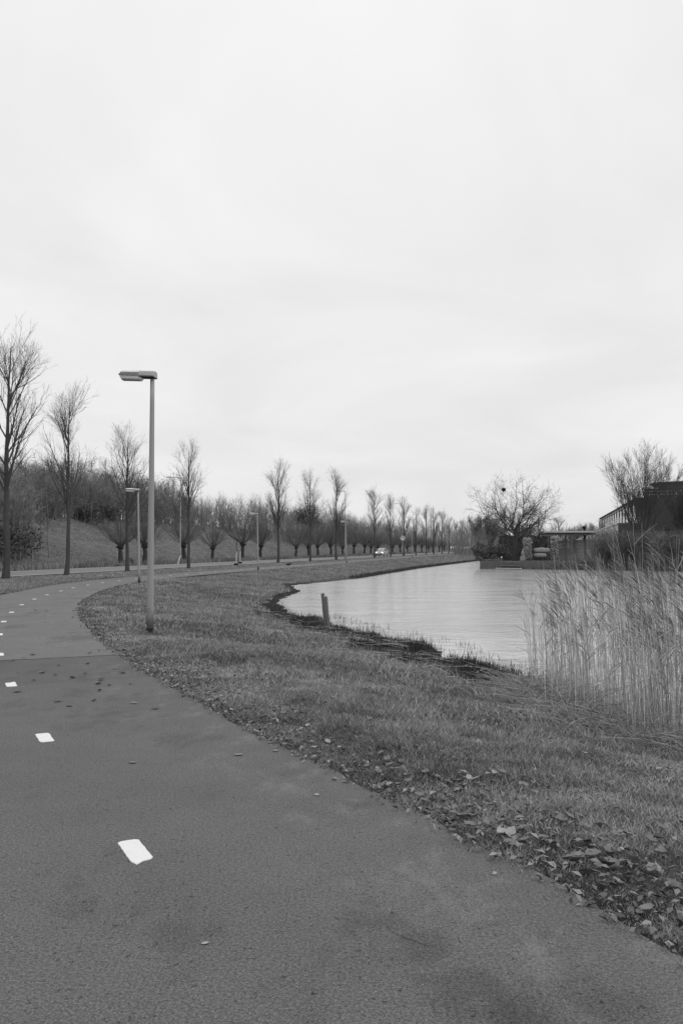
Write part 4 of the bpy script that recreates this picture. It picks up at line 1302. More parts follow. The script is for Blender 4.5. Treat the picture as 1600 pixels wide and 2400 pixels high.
# long stepped building with dark end walls
BA = -math.atan(.24)
bd = empty('long_building', (gp(1448, 121), 121, GZ), BA)
zl = zp(1226, 121) - GZ
zt_ = 8.9 - GZ
LX, LY, LEN = 3.06, 4.6, 95
part_box(bd, 'end_wall', LX + .003, 24, LY, LY + .4, 0, zt_, M['brick'])
part_box(bd, 'upper_block', LX + .02, 23.9, LY + .41, LEN, 0, zt_ - .12, M['white_wall'])
part_box(bd, 'lower_end_wall', 0, LX, 0, .35, 0, zl, M['brick'])
part_box(bd, 'lower_block', .02, LX + .01, .36, 54, 0, zl - .1, M['white_wall'])
part_box(bd, 'roof_edge', -.12, LX - .02, .36, 54.2, zl - .098, zl + .04, M['frame_white'])
part_box(bd, 'roof_edge', LX - .22, 24.2, LY + .42, LEN + .2, zt_ - .118, zt_ + .06, M['brick2'])
for k in range(15):
    y0 = LY + 1.6 + k * 6.0
    w = part_box(bd, 'window', LX - .06, LX + .018, y0, y0 + 5.2, zl + .55, zt_ - .6, M['mullion'])
    for j in range(3):
        part_box(w, 'pane', LX - .085, LX - .062, y0 + .15 + j * 1.68, y0 + 1.68 + j * 1.68, zl + .7, zt_ - .75, M['glass'])
for k in range(16):
    y0 = LY + .95 + k * 6.0
    part_box(bd, 'pilaster', LX - .20, LX - .09, y0, y0 + .32, zl + .06, zt_ - .12, M['mullion'])
for k in range(8):
    y0 = 1.5 + k * 6.4
    w = part_box(bd, 'window', -.055, .018, y0, y0 + 4.4, 1.6, zl - .9, M['frame_white'])
    part_box(w, 'pane', -.08, -.058, y0 + .2, y0 + 2.1, 1.75, zl - 1.05, M['glass'])
    part_box(w, 'pane', -.08, -.058, y0 + 2.3, y0 + 4.2, 1.75, zl - 1.05, M['glass'])
# white railing on the lower roof
def railing(parent, x0, x1, y0, y1, z, h, step, name='railing'):
    mb = MB()
    L_ = math.hypot(x1 - x0, y1 - y0); n = max(2, int(L_ / step))
    for k in range(n + 1):
        t = k / n; x = x0 + (x1 - x0) * t; y = y0 + (y1 - y0) * t
        mb.box(x - .03, x + .03, y - .03, y + .03, z, z + h)
    for zz_ in (.5, 1.0):
        mb.tube([(x0, y0, z + h * zz_), (x1, y1, z + h * zz_)], [.035, .035], 6)
    return mb.build(name, M['frame_white'], parent)
railing(bd, .15, LX - .1, .2, .2, zl + .01, .75, 1.0)
railing(bd, .15, .15, .4, 30, zl + .045, .75, 1.6)
# roof storey: a drum with a terrace railing
mb = MB()
n = 40
cx_, cy_, rr_ = 10.8, LY + 9, 4.6
zdr = zp(1131, 131) - GZ
mb.loft([[(cx_ + rr_ * math.cos(2 * math.pi * i / n), cy_ + rr_ * .9 * math.sin(2 * math.pi * i / n), z) for i in range(n)] for z in (zt_ + .07, zdr - .25)])
mb.build('roof_storey', M['brick2'], bd)
MB().loft([[(cx_ + (rr_ + .35) * math.cos(2 * math.pi * i / n), cy_ + (rr_ + .35) * .9 * math.sin(2 * math.pi * i / n), z) for i in range(n)] for z in (zdr - .245, zdr)]).build('roof_storey_cap', M['brick2'], bd)
part_box(bd, 'roof_porch', cx_ - rr_ - 1.6, cx_ - rr_ + .6, cy_ - 2.2, cy_ - .6, zt_ + 1.75, zt_ + 1.95, M['frame_white'])
part_box(bd, 'roof_cabin', cx_ - rr_ - 1.2, cx_ - rr_ + .3, cy_ - 2.0, cy_ + .6, zt_ + .065, zt_ + 1.745, M['brick2'])
railing(bd, LX + .6, 22, LY + .9, LY + .9, zt_ + .062, .95, 1.2)
# dark glazed door with a pale frame
dx0 = 7.6
dr = part_box(bd, 'door', dx0, dx0 + 2.3, LY - .05, LY + .002, .1, 3.3, M['dark_glass'])
part_box(dr, 'frame', dx0 - .12, dx0 + 2.42, LY - .09, LY - .004, 3.303, 3.45, M['frame_white'])
part_box(dr, 'frame', dx0 + 2.303, dx0 + 2.42, LY - .09, LY - .004, .1, 3.30, M['frame_white'])
part_box(dr, 'mullion', dx0 + 1.1, dx0 + 1.2, LY - .08, LY - .052, .1, 3.3, M['wood_dark'])
part_box(bd, 'string_course', LX + .1, 23.9, LY - .06, LY + .0, 4.3, 4.42, M['brick2'])
tag(bd, 'long stepped building with dark end walls and white window bands', 'building')

# white house behind the pergola
hs_ = empty('white_house', (gp(1358, 142), 142, GZ), BA)
hw = 7.0; hz = zp(1240, 142) - GZ
part_box(hs_, 'wall', 0, hw, 0, 9, 0, 3.0, M['white_wall'])
MB().loft([[(-.3, -.3, 3.003), (hw + .3, -.3, 3.003), (hw + .3, -.3, 3.1), (hw * .5, -.3, hz), (-.3, -.3, 3.1)], [(-.3, 9.3, 3.003), (hw + .3, 9.3, 3.003), (hw + .3, 9.3, 3.1), (hw * .5, 9.3, hz), (-.3, 9.3, 3.1)]]).build('roof', M['roof_pale'], hs_)
for xx in (.9, 3.0, 5.1):
    w = part_box(hs_, 'window', xx, xx + 1.2, -.05, -.002, 1.2, 2.5, M['frame_white'])
    part_box(w, 'pane', xx + .1, xx + 1.1, -.07, -.052, 1.3, 2.4, M['glass'])
tag(hs_, 'low white house with a pale roof behind the pergola', 'house')
ch_ = empty('stove_pipe', (gp(1368, 108.5), 108.5, GZ))
MB().cyl((0, 0, 0), (0, 0, zp(1240, 108.5) - GZ), .11, .11, 10).build('pipe', M['black'], ch_)
MB().tube([(0, 0, zp(1240, 108.5) - GZ), (0, 0, zp(1239, 108.5) - GZ), (0, 0, zp(1233, 108.5) - GZ)], [.11, .24, .24], 12).build('cowl', M['black'], ch_)
tag(ch_, 'black stove pipe with a wide cowl above the pergola', 'stove pipe')

# vase shaped tree in front of the building, further trees
def vase(seed, h, spread=.62):
    rng = np.random.default_rng(seed)
    n = 26
    P0, R0_ = stem(h * .12, .26, .22, 4, .03, rng)
    tr = Soup(); tr.add(tubes(P0, R0_, 10))
    az = np.arange(n) * 2.4; el = np.sqrt(np.linspace(.01, 1, n)) * spread
    d = np.stack([np.sin(el) * np.cos(az), np.sin(el) * np.sin(az), np.cos(el)], 1)
    p = np.repeat(P0[:, -1], n, 0)
    ln = h * .88 * rng.uniform(.86, 1.0, n) * (1 - .20 * el)
    o_ = [p]
    for k in range(8):
        p = p + d * (ln / 8)[:, None]; o_.append(p)
        d = nrm(d + np.array([0, 0, .03]) + rng.normal(size=d.shape) * .05)
    P1 = np.stack(o_, 1); R1 = np.maximum(.085 * np.linspace(1, .1, 9)[None] * rng.uniform(.7, 1.1, (n, 1)), .012)
    cr = Soup(); cr.add(tubes(P1, R1, 5))
    P2, R2 = grow(P1, R1, 15, .25, .98, .2, .5, lambda t: h * .22 * (1.25 - .8 * t), 5, .09, .07, .5, rng, .011)
    cr.add(tubes(P2, R2, 4))
    P3, R3 = grow(P2, R2, 7, .15, 1, .25, .6, lambda t: h * .08 + 0 * t, 3, .09, .12, .55, rng, .010)
    cr.add(tubes(P3, R3, 3))
    P4, R4 = grow(P3, R3, 2, .2, 1, .25, .6, lambda t: h * .04 + 0 * t, 2, .08, .12, .6, rng, .010)
    cr.add(ribs(P4, R4, rng))
    return tr.mesh('trunk', M['bark'], True), cr.mesh('crown', M['twig'])
VA = [vase(4, 14.5, .54), vase(6, 12, .45)]
o = thing('vase_tree', (gp(1506, 113), 113, GZ), 0, [('trunk', VA[0][0]), ('crown', VA[0][1])])
tag(o, 'large bare tree with upswept branches before the dark building', 'tree')
for i, (px, d_, sc, lab) in enumerate(((1612, 118, .95, 'bare tree cut off by the right edge of the photo'), (1575, 175, 1.12, 'bare tree top showing behind the roof storey'), (1413, 150, .42, 'small upright bare tree left of the long building'))):
    o = thing('vase_tree', (gp(px, d_), d_, GZ), i * 2.0 + 1, [('trunk', VA[1][0]), ('crown', VA[1][1])], sc)
    tag(o, lab, 'tree')
for i, (px, d_, sc, kd, lab) in enumerate(((1308, 190, .62, 0, 'small bare tree above the left end of the pergola'), (1345, 230, .62, 1, 'bare tree seen over the middle of the pergola'), (1378, 235, .72, 1, 'taller bare tree seen over the right half of the pergola'),
                                           (1262, 200, .75, 0, 'bare tree behind the right side of the wide nest tree'), (1150, 215, .85, 1, 'bare tree behind the left side of the wide nest tree'), (1182, 235, .9, 0, 'bare tree directly behind the nest tree trunk'),
                                           (1118, 250, .95, 1, 'bare tree at the far end of the canal'), (1232, 190, .6, 1, 'small bare tree behind the pale ivy column'))):
    tr_, cr_ = (VA[1] if kd else TALL[i % 4])
    o = thing('background_tree', (gp(px, d_), d_, GZ), i * 1.7, [('trunk', tr_), ('crown', cr_)], (sc * (1.25 if kd == 0 else 1), sc * (1.25 if kd == 0 else 1), sc))
    tag(o, lab, 'tree', 'bare trees behind the garden')
# far belt of scrub that closes the view behind the garden and at the end of the road
fr = np.random.default_rng(12)
pts = []
for k in range(230):
    d_ = fr.uniform(210, 300); px = fr.uniform(1060, 1440)
    pts.append((gp(px, d_), d_, -.1))
for k in range(120):
    d_ = fr.uniform(380, 470); px = fr.uniform(960, 1190)
    pts.append((gp(px, d_), d_, -.2))
pts = np.array(pts)
fb = scatter(BUF, pts, 'far_scrub', M['brush'], fr, (.8, 1.35), (.8, 1.3), None, np.where(pts[:, 1] > 350, 2.0, 1.15))
tag(fb, 'distant belt of bare scrub behind the gardens', 'scrub', kind='stuff')

# bare shrubs and rough growth on the far bank before the fence
pts = []
for k in range(90):
    t = fr.uniform(0, 1) ** .75
    px = 1385 + 250 * t
    yb = np.interp(px, [1300, 1600, 1640], [98.8, 89.8, 88.5])
    d_ = yb + fr.uniform(.3, 6.0)
    pts.append((gp(px, d_), d_, GZ - .5))
pts = np.array(pts)
BS = [brush_unit(s + 50, 3.0, 7, 5, 2, 7) for s in range(3)]
fs_ = scatter(BS, pts, 'bank_brush', M['brush'], fr, (.55, 1.35), (.4, .9))
tag(fs_, 'tangled bare brush on the far bank below the fence', 'brush', kind='stuff')

# ------------------------------------------------------------------ grass
gr = np.random.default_rng(5)
def clear_of(x, y, margin=0.0):
    dp, _ = seg_dist(x, y, PATH_C)
    s = road_s(x, y)
    return (dp > HALF + margin) & ((s < -.5) | (s > 7.1))
def blades(x, y, z, h, w, lean, rng, K=2, tone=None, bend=.5):
    n = len(x)
    az = rng.uniform(0, 2 * np.pi, n)
    d = np.stack([np.cos(az) * lean, np.sin(az) * lean, np.ones(n)], 1); d = nrm(d)
    p = np.stack([x, y, z], 1); o_ = [p]
    for k in range(K):
        p = p + d * (h / K)[:, None]; o_.append(p)
        d = nrm(d + np.stack([np.cos(az), np.sin(az), np.full(n, -.55)], 1) * (bend * rng.uniform(.2, 1.2, n))[:, None])
    P = np.stack(o_, 1)
    W = (w[:, None] * np.linspace(1, .12, K + 1)[None])
    sa = rng.uniform(0, 2 * np.pi, n)
    side = np.stack([np.cos(sa), np.sin(sa), 0 * sa], 1)
    V, Q = ribs(P, W, rng, side)
    return V, Q, np.repeat(tone, (K + 1) * 2)
def sample_bank(n, y0, y1, x_lo, x_hi):
    """random points weighted to the near side (uniform in log distance)"""
    y = np.exp(gr.uniform(math.log(y0), math.log(y1), n))
    return gr.uniform(0, 1, n), y
G = Soup()
def path_x(y):
    o_ = np.argsort(CENTRE[:, 1])
    return np.interp(y, CENTRE[:, 1], CENTRE[:, 0])
def add_grass(n, y0, y1, xf0, xf1, h0, h1, w, K, keepf=None, tone_k=1.0, strip=0):
    u = gr.uniform(0, 1, n)
    y = np.sqrt(gr.uniform(y0 ** 2 if y0 > 0 else 0, y1 ** 2, n)) if y0 > 0 else gr.uniform(y0, y1, n)
    x0, x1 = xf0(y), xf1(y)
    x = x0 + (x1 - x0) * u
    if strip:
        kk = gr.integers(int(np.argmax(PATH[:, 1] > y0)), int(np.argmax(PATH[:, 1] > y1)), n)
        qq = PATH[kk] + PNR[kk] * (HALF + .02 + strip * gr.uniform(0, 1, n) ** 1.3)[:, None] + gr.normal(size=(n, 2)) * .12
        x, y = qq[:, 0], qq[:, 1]
    ok = clear_of(x, y, -.02 + .09 * gr.uniform(-1, 1, n) ** 3)
    x, y = x[ok], y[ok]
    d, i = shore_info(x, y)
    L = SEGL[i]
    ok = (d > np.where(y < 32, .9 + 1.3 * vnoise(x, y, 1.2, 17), .3 + .7 * vnoise(x, y, 1.2, 17))) & (L > 2)
    x, y, d = x[ok], y[ok], d[ok]
    # thin, worn patches and dense tufts
    dens = .34 + .95 * vnoise(x, y, .5, 51) * (.5 + .9 * vnoise(x, y, 1.9, 52))
    if strip: dens = dens * .6 + .42
    ok = gr.uniform(0, 1, len(x)) < dens
    x, y, d = x[ok], y[ok], d[ok]
    z = height(x, y)
    dp, _ = seg_dist(x, y, PATH_C)
    tuft = vnoise(x, y, .38, 53)
    h = gr.uniform(h0, h1, len(x)) * (.45 + 1.2 * tuft ** 1.5)
    h *= np.where(dp < 2.2, .7, 1.0)
    tone = .66 + .60 * vnoise(x, y, 1.4, 54) + .35 * vnoise(x, y, .22, 58) + gr.normal(size=len(x)) * .30 - .32 * (vnoise(x, y, .4, 55) > .62)
    dryness = np.clip((2.6 - d) / 2.4, 0, 1) * (.4 + .8 * vnoise(x, y, 2.2, 56))
    rim = (dp < 2.35) & (vnoise(x, y, .9, 57) > .45)
    tone = tone + np.where(gr.uniform(0, 1, len(x)) < dryness * .6 + .10 + rim * .25, gr.uniform(.3, .9, len(x)), 0)
    h = h * (1 + .4 * dryness)
    V, Q, A = blades(x, y, z - .005, h, w * gr.uniform(.6, 1.3, len(x)), gr.uniform(.15, 1.6, len(x)), gr, K, np.clip(tone, .22, 2.4) * tone_k)
    G.add((V, Q), A)
add_grass(100000, 2.2, 8.5, lambda y: path_x(y) + 1.5, lambda y: np.minimum(.62 * y + 1.5, 6.5), .035, .085, .0032, 3)
add_grass(150000, 2.4, 9, lambda y: y * 0, lambda y: y * 0 + 1, .03, .075, .0032, 2, strip=2.0)
add_grass(40000, 9, 20, lambda y: y * 0, lambda y: y * 0 + 1, .03, .075, .0045, 2, strip=1.0)
add_grass(150000, 8.5, 17, lambda y: path_x(y) + 1.5, lambda y: np.minimum(.5 * y + 1.0, 8), .04, .095, .0048, 2)
add_grass(120000, 17, 34, lambda y: path_x(y) + 1.5, lambda y: np.full_like(y, 4.2), .05, .13, .0085, 2)
add_grass(80000, 34, 62, lambda y: path_x(y) + 1.5, lambda y: np.full_like(y, 0.5), .06, .13, .014, 1)
add_grass(50000, 62, 130, lambda y: path_x(y) + 1.5, lambda y: path_x(y) + 14, .07, .16, .020, 1)
add_grass(22000, 130, 260, lambda y: path_x(y) + 1.5, lambda y: path_x(y) + 14, .08, .2, .04, 1)
add_grass(60000, 30, 130, lambda y: path_x(y) - 12, lambda y: path_x(y) - 1.5, .05, .12, .016, 1)
# taller uncut grass round the foot of the nearest lamp
n = 900
ra = gr.uniform(.07, .34, n); az = gr.uniform(0, 6.283, n)
x = -3.70 + ra * np.cos(az); y = 16.6 + ra * np.sin(az)
V, Q, A = blades(x, y, height(x, y) - .01, gr.uniform(.06, .20, n) * (1.2 - 2 * ra), np.full(n, .005), gr.uniform(.05, .5, n), gr, 3, np.clip(.9 + gr.normal(size=n) * .35, .3, 2))
G.add((V, Q), A)
gobj = link('grass', G.mesh('grass', M['grass']))
tag(gobj, 'short winter grass on the bank between path and pond', 'grass', kind='stuff')

# rough tall grass and weeds at the foot of the berm, tufts on its slope
n = 60000
a_ = gr.uniform(-10, 260, n); s_ = 7.2 + gr.uniform(0, 1, n) ** 1.6 * 20
xy = R0 + a_[:, None] * RD + s_[:, None] * RN
z = height(xy[:, 0], xy[:, 1])
foot = s_ < 10.5
V, Q, A = blades(xy[:, 0], xy[:, 1], z - .02, np.where(foot, gr.uniform(.2, .75, n), gr.uniform(.08, .22, n)), np.full(n, .032), gr.uniform(.05, .7, n), gr, 1,
                 np.clip(.55 + .55 * vnoise(a_, s_, 1.6, 5) + gr.normal(size=n) * .28, .2, 1.5))
bgobj = link('rough_grass', npmesh('rough_grass', V, quads=Q, mat=M['grass'], attrs={'tone': A}))
tag(bgobj, 'rough tufted grass on the berm beyond the road', 'grass', kind='stuff')

# dry straw and tussocks near the water, dark stubble in the mud
def shore_points(n, i0, i1, d0, d1, rng):
    P = SHORE[i0:i1 + 1]
    L = np.linalg.norm(np.diff(P, axis=0), axis=1); c = np.concatenate([[0], np.cumsum(L)])
    t = rng.uniform(0, c[-1], n)
    x = np.interp(t, c, P[:, 0]); y = np.interp(t, c, P[:, 1])
    k = np.clip(np.searchsorted(c, t) - 1, 0, len(P) - 2)
    e = (P[k + 1] - P[k]) / L[k][:, None]
    nn = np.stack([e[:, 1], -e[:, 0]], 1)
    off = rng.uniform(d0, d1, n)
    q = np.stack([x, y], 1) + nn * off[:, None]
    d, _ = shore_info(q[:, 0], q[:, 1])
    m = ((d > 0) == (off > 0))
    if m.mean() < .5:
        q = np.stack([x, y], 1) - nn * off[:, None]
    return q
S = Soup()
q = shore_points(15000, 3, 17, 1.9, 3.9, gr)
cl_ = vnoise(q[:, 0], q[:, 1], .8, 61)
q = q[gr.uniform(0, 1, len(q)) < np.clip(cl_ * 1.7 - .45, 0.05, 1)]
n = len(q)
V, Q, A = blades(q[:, 0], q[:, 1], height(q[:, 0], q[:, 1]) - .01, gr.uniform(.06, .22, n) * (.5 + 1.3 * sstep(.55, .9, vnoise(q[:, 0], q[:, 1], .8, 61))), np.full(n, .0055), gr.uniform(.1, 1.3, n), gr, 3, np.clip(.85 + gr.normal(size=n) * .28, .35, 1.5), .45)
S.add((V, Q), A)
# broken stalks lying flat
q = shore_points(220, 4, 17, .3, 2.6, gr)
n = len(q)
az = gr.normal(size=n) * .5 + gr.choice([.9 * math.pi, 0.1, 2.2], n)
ln = gr.uniform(.3, 1.1, n)
z0 = height(q[:, 0], q[:, 1]) + .03
q1 = q + np.stack([np.cos(az), np.sin(az)], 1) * ln[:, None]
z1 = np.maximum(height(q1[:, 0], q1[:, 1]), ZW) + gr.uniform(.02, .10, n)
P = np.stack([np.c_[q, z0], np.c_[(q + q1) / 2, (z0 + z1) / 2 + .05], np.c_[q1, z1]], 1)
V, Q = tubes(P, np.full((n, 3), .005), 3); S.add((V, Q), np.repeat(gr.uniform(.7, 1.5, n), 9))
sobj = link('dry_straw', S.mesh('dry_straw', M['straw']))
tag(sobj, 'pale dry straw and tussocks along the pond edge', 'straw', kind='stuff')

S = Soup()
q = np.concatenate([shore_points(3000, 1, 4, -.3, .9, gr), shore_points(30000, 4, 15, .0, 2.1, gr), shore_points(14000, 5, 15, -1.3, .0, gr)])
cl_ = vnoise(q[:, 0], q[:, 1], .45, 63)
q = q[gr.uniform(0, 1, len(q)) < np.clip(cl_ * 2.2 - .75, 0.02, 1)]
n = len(q)
zb = np.maximum(height(q[:, 0], q[:, 1]), ZW - .1)
hh = gr.uniform(.04, .16, n) * np.where(gr.uniform(0, 1, n) < .12, 2.0, 1.0)
V, Q, A = blades(q[:, 0], q[:, 1], zb - .02, hh, gr.uniform(.006, .013, n), gr.uniform(.0, .45, n), gr, 2, np.where(gr.uniform(0, 1, n) < .12, gr.uniform(2, 5, n), gr.uniform(.4, 1.6, n)), .15)
S.add((V, Q), A)
q = shore_points(5200, 30 + 5, 37, -.15, .5, gr)
n = len(q)
V, Q, A = blades(q[:, 0], q[:, 1], np.maximum(height(q[:, 0], q[:, 1]), ZW) - .03, gr.uniform(.12, .42, n), gr.uniform(.02, .04, n), gr.uniform(.1, .6, n), gr, 2, gr.uniform(.7, 2.2, n), .3)
S.add((V, Q), A)
stobj = link('marsh_stubble', S.mesh('marsh_stubble', M['stubble']))
tag(stobj, 'dark cut stubble of water plants in the muddy pond margin', 'stubble', kind='stuff')

# ------------------------------------------------------------------ reeds on the right
rr = np.random.default_rng(21)
REED = np.array([(3.35, 15.3), (2.9, 13.2), (2.8, 11.7), (3.1, 10.6), (3.5, 9.5), (4.3, 8.2), (6.0, 6.6), (9.5, 6.6), (9.0, 8.6), (6.9, 9.8), (5.6, 11.6), (4.9, 13.6), (3.9, 16.0)])
n = 9500
x = rr.uniform(2.6, 11, n * 2); y = rr.uniform(6.5, 17, n * 2)
ok = in_poly(x, y, REED)
dd, _ = seg_dist(x, y, REED, True)
ok &= rr.uniform(0, 1, len(x)) < np.clip(.14 + dd * .6, 0, 1) * np.clip(.3 + .9 * vnoise(x, y, .7, 71), 0, 1)
x, y = x[ok], y[ok]; n = len(x)
z = np.maximum(height(x, y), ZW - .3) - .03
hgt_ = rr.uniform(1.2, 2.3, n) * np.clip(.82 + .35 * vnoise(x, y, 1.1, 72), .6, 1.1) * np.interp(x / y, [.20, .27, .34, .45], [.82, .93, 1.08, 1.14])
K = 6
lean = np.stack([rr.normal(size=n) * .06 - .02, rr.normal(size=n) * .05, np.ones(n)], 1); d = nrm(lean)
p = np.stack([x, y, z], 1); o_ = [p]
bendx = -rr.uniform(.0, .018, n) * (rr.uniform(0, 1, n) < .85) - .05 * (rr.uniform(0, 1, n) < .06)
for k in range(K):
    p = p + d * (hgt_ / K)[:, None]; o_.append(p)
    d = nrm(d + np.stack([bendx * (k + .5) * .55, rr.normal(size=n) * .02, 0 * x], 1))
P1 = np.stack(o_, 1)
S = Soup()
R1 = np.linspace(.0038, .0019, K + 1)[None] * rr.uniform(.75, 1.25, (n, 1))
tn = np.clip(.95 + rr.normal(size=n) * .32, .35, 1.7)
V, Q = tubes(P1, R1, 3)
hl = np.clip((V[:, 2] - ZW) / 2.4, 0, 1)
S.add((V, Q), np.repeat(tn, (K + 1) * 3) * (1.0 - .42 * sstep(.5, .95, hl)))     # upper stalks are a darker brown
# dead leaves and short shoots among the stalks
nb = 9000
bx_ = rr.uniform(2.6, 9.5, nb); by_ = rr.uniform(6.5, 16.5, nb)
ok = in_poly(bx_, by_, REED); bx_, by_ = bx_[ok], by_[ok]; nb = len(bx_)
V, Q, A = blades(bx_, by_, np.maximum(height(bx_, by_), ZW - .1) - .02, rr.uniform(.15, .8, nb), rr.uniform(.003, .006, nb), rr.uniform(.05, .7, nb), rr, 3, np.clip(.75 + rr.normal(size=nb) * .3, .2, 1.4), .35)
S.add((V, Q), A)
# long leaves
nl = 1
Pl, Rl = grow(P1, R1, nl, .35, .9, .35, 1.0, lambda t: .42 + 0 * t, 3, -.18, .15, 1, rr, .004)
Wl = np.repeat(np.array([[.003, .005, .0035, .001]]), len(Pl), 0)
V, Q = ribs(Pl, Wl, rr); S.add((V, Q), np.repeat(rr.uniform(.35, 1.0, len(Pl)), 8))
# plumes
hasp = rr.uniform(0, 1, n) < np.interp(x / y, [.22, .30, .38], [.08, .2, .4])
Pp = P1[hasp][:, -2:, :]
Pb, Rb = grow(Pp, np.full((len(Pp), 2), .003), 11, .3, 1.0, .12, .5, lambda t: .13 + 0 * t, 2, -.10, .1, 1, rr, .0022)
Pb[:, 1:, 0] -= np.array([.03, .09])[None]
V, Q = ribs(Pb, np.repeat(np.array([[.002, .0045, .0015]]), len(Pb), 0), rr); S.add((V, Q), np.repeat(rr.uniform(.22, .5, len(Pb)), 6))
robj = link('reeds', S.mesh('reeds', M['reed']))
tag(robj, 'dense stand of tall dry reeds with dark drooping plumes at right', 'reeds', kind='stuff')

# straw mat at the foot of the reeds
n = 3600
t = rr.uniform(0, 1, n)
fx_ = np.interp(t, [0, .25, .5, .75, 1], [2.75, 2.6, 2.85, 3.5, 5.0]); fy_ = np.interp(t, [0, .25, .5, .75, 1], [14.2, 12.4, 10.9, 9.2, 7.0])
x = fx_ + rr.normal(size=n) * .20 + .25; y = fy_ + rr.normal(size=n) * .22 + .25
az = rr.normal(size=n) * .75 + rr.choice([.0, math.pi, 2.2, -.9], n)
ln = rr.uniform(.2, .75, n); tilt = np.abs(rr.normal(size=n)) * .45
z = np.maximum(height(x, y), ZW) + .01
d = np.stack([np.cos(az), np.sin(az), tilt], 1)
p0 = np.stack([x, y, z], 1)
P = np.stack([p0, p0 + d * (ln * .5)[:, None] + np.array([0, 0, .03]), p0 + d * np.stack([ln, ln, ln * .7], 1)], 1)
zmin = np.maximum(height(P[:, 2, 0], P[:, 2, 1]), ZW) + .01
P[:, 2, 2] = np.maximum(P[:, 2, 2], zmin)
S = Soup()
V, Q = tubes(P, np.repeat(np.array([[.004, .0035, .002]]), n, 0), 3); S.add((V, Q), np.repeat(np.clip(.9 + rr.normal(size=n) * .35, .25, 1.7), 9))
mobj = link('fallen_reeds', S.mesh('fallen_reeds', M['straw']))
tag(mobj, 'mat of broken reed stalks at the foot of the reed stand', 'fallen reeds', kind='stuff')

# reeds along the far bank
n = 5200
t = rr.uniform(0, 1, n) ** .8
px = 1235 + 420 * t
yb = np.interp(px, [1235, 1308, 1600, 1660], [99.5, 98.2, 89.6, 87.5])
d_ = yb + rr.uniform(-.5, 1.6, n)
x = (px - 800) / 2000 * d_
hh = rr.uniform(.7, 2.1, n) * np.interp(px, [1235, 1290, 1400, 1650], [.3, .55, .95, 1.15])
V, Q, A = blades(x, d_, np.full(n, ZW - .1), hh, np.full(n, .022), rr.uniform(.0, .35, n), rr, 2, np.clip(.21 + rr.normal(size=n) * .11, .08, .65), .2)
frobj = link('far_reeds', npmesh('far_reeds', V, quads=Q, mat=M['reed'], attrs={'tone': A}))
tag(frobj, 'dark reeds along the far bank below the garden fence', 'reeds', kind='stuff')

# ------------------------------------------------------------------ fallen leaves
def leaf_mesh(seed, m):
    rng = random.Random(seed)
    prof = [(-.5, .0), (-.42, .20), (-.25, .36), (-.02, .40), (.2, .30), (.38, .14), (.52, .0)]
    curl = rng.uniform(.2, 1.0); fold = rng.uniform(.1, .6); tw = rng.uniform(-.4, .4)
    V, F = [], []
    for i, (u, w) in enumerate(prof):
        z = curl * u * u * .8
        for sg in (-1, 0, 1):
            ww = w * (1 + rng.uniform(-.15, .15)) * sg
            V.append((u, ww, z + fold * abs(ww) + tw * u * ww + rng.uniform(-.02, .02)))
    for i in range(len(prof) - 1):
        a = i * 3
        F += [(a, a + 1, a + 4, a + 3), (a + 1, a + 2, a + 5, a + 4)]
    V += [(-.5, .012, curl * .2), (-.5, -.012, curl * .2), (-.85, -.008, curl * .2 + .06), (-.85, .008, curl * .2 + .06)]
    n = len(V); F.append((n - 4, n - 3, n - 2, n - 1))
    mb = MB(); mb.add(V, F)
    return mb.mesh('fallen_leaf', m)
LM = [leaf_mesh(s, M['leaf']) for s in range(5)]
LD = [leaf_mesh(s + 10, M['leaf_dark']) for s in range(3)]
LPALE = [leaf_mesh(s + 20, M['leaf_pale']) for s in range(3)]
lr = random.Random(6)
def put_leaf(x, y, z, size, meshes, lab, group, tilt=.35):
    o = link('fallen_leaf', lr.choice(meshes), None, (x, y, z))
    o.rotation_euler = (lr.uniform(-tilt, tilt), lr.uniform(-tilt, tilt), lr.uniform(0, 6.28))
    o.scale = (size, size * lr.uniform(.75, 1.05), size)
    return tag(o, lab, 'leaf', group)
# on the asphalt
SPOTS = [(-.52, 6.80, .075, 'L', 'pale curled leaf on the path, alone right of the second dash'), (-.80, 6.67, .085, 'L', 'long pale leaf on the path, left of the curled one'), (-1.55, 6.42, .06, 'L', 'small pale leaf right of the second dash'),
         (.03, 5.9, .06, 'L', 'light leaf on the path close to the grass edge'), (-2.45, 5.85, .05, 'L', 'tiny leaf on the path near the left photo edge'), (-.16, 5.6, .045, 'P', 'tiny white fleck on the path near the grass edge'),
         (-.55, 3.52, .035, 'P', 'small white fleck on the path near the bottom of the photo'), (-3.6, 9.55, .10, 'D', 'dark curled leaf just below the third dash'), (-2.95, 8.95, .09, 'D', 'dark leaf between the second and third dash'),
         (-2.75, 8.7, .08, 'D', 'dark leaf slightly nearer than its neighbour below the third dash'), (-1.85, 8.55, .09, 'D', 'single dark leaf in the middle of the right lane'), (-.95, 8.62, .12, 'D', 'dark leaf near the grass edge, first of three'),
         (-1.12, 8.45, .10, 'D', 'dark leaf near the grass edge, left of three'), (-1.03, 8.40, .08, 'D', 'dark leaf near the grass edge, lowest of three')]
for (x, y, s_, k, lab) in SPOTS:
    o = put_leaf(x, y, float(gbase(y)) + .005, s_, {'L': LM, 'P': LPALE, 'D': LD}[k], lab, 'leaves lying on the path', .06)
    o.scale.z *= .35 if k != 'P' else .1
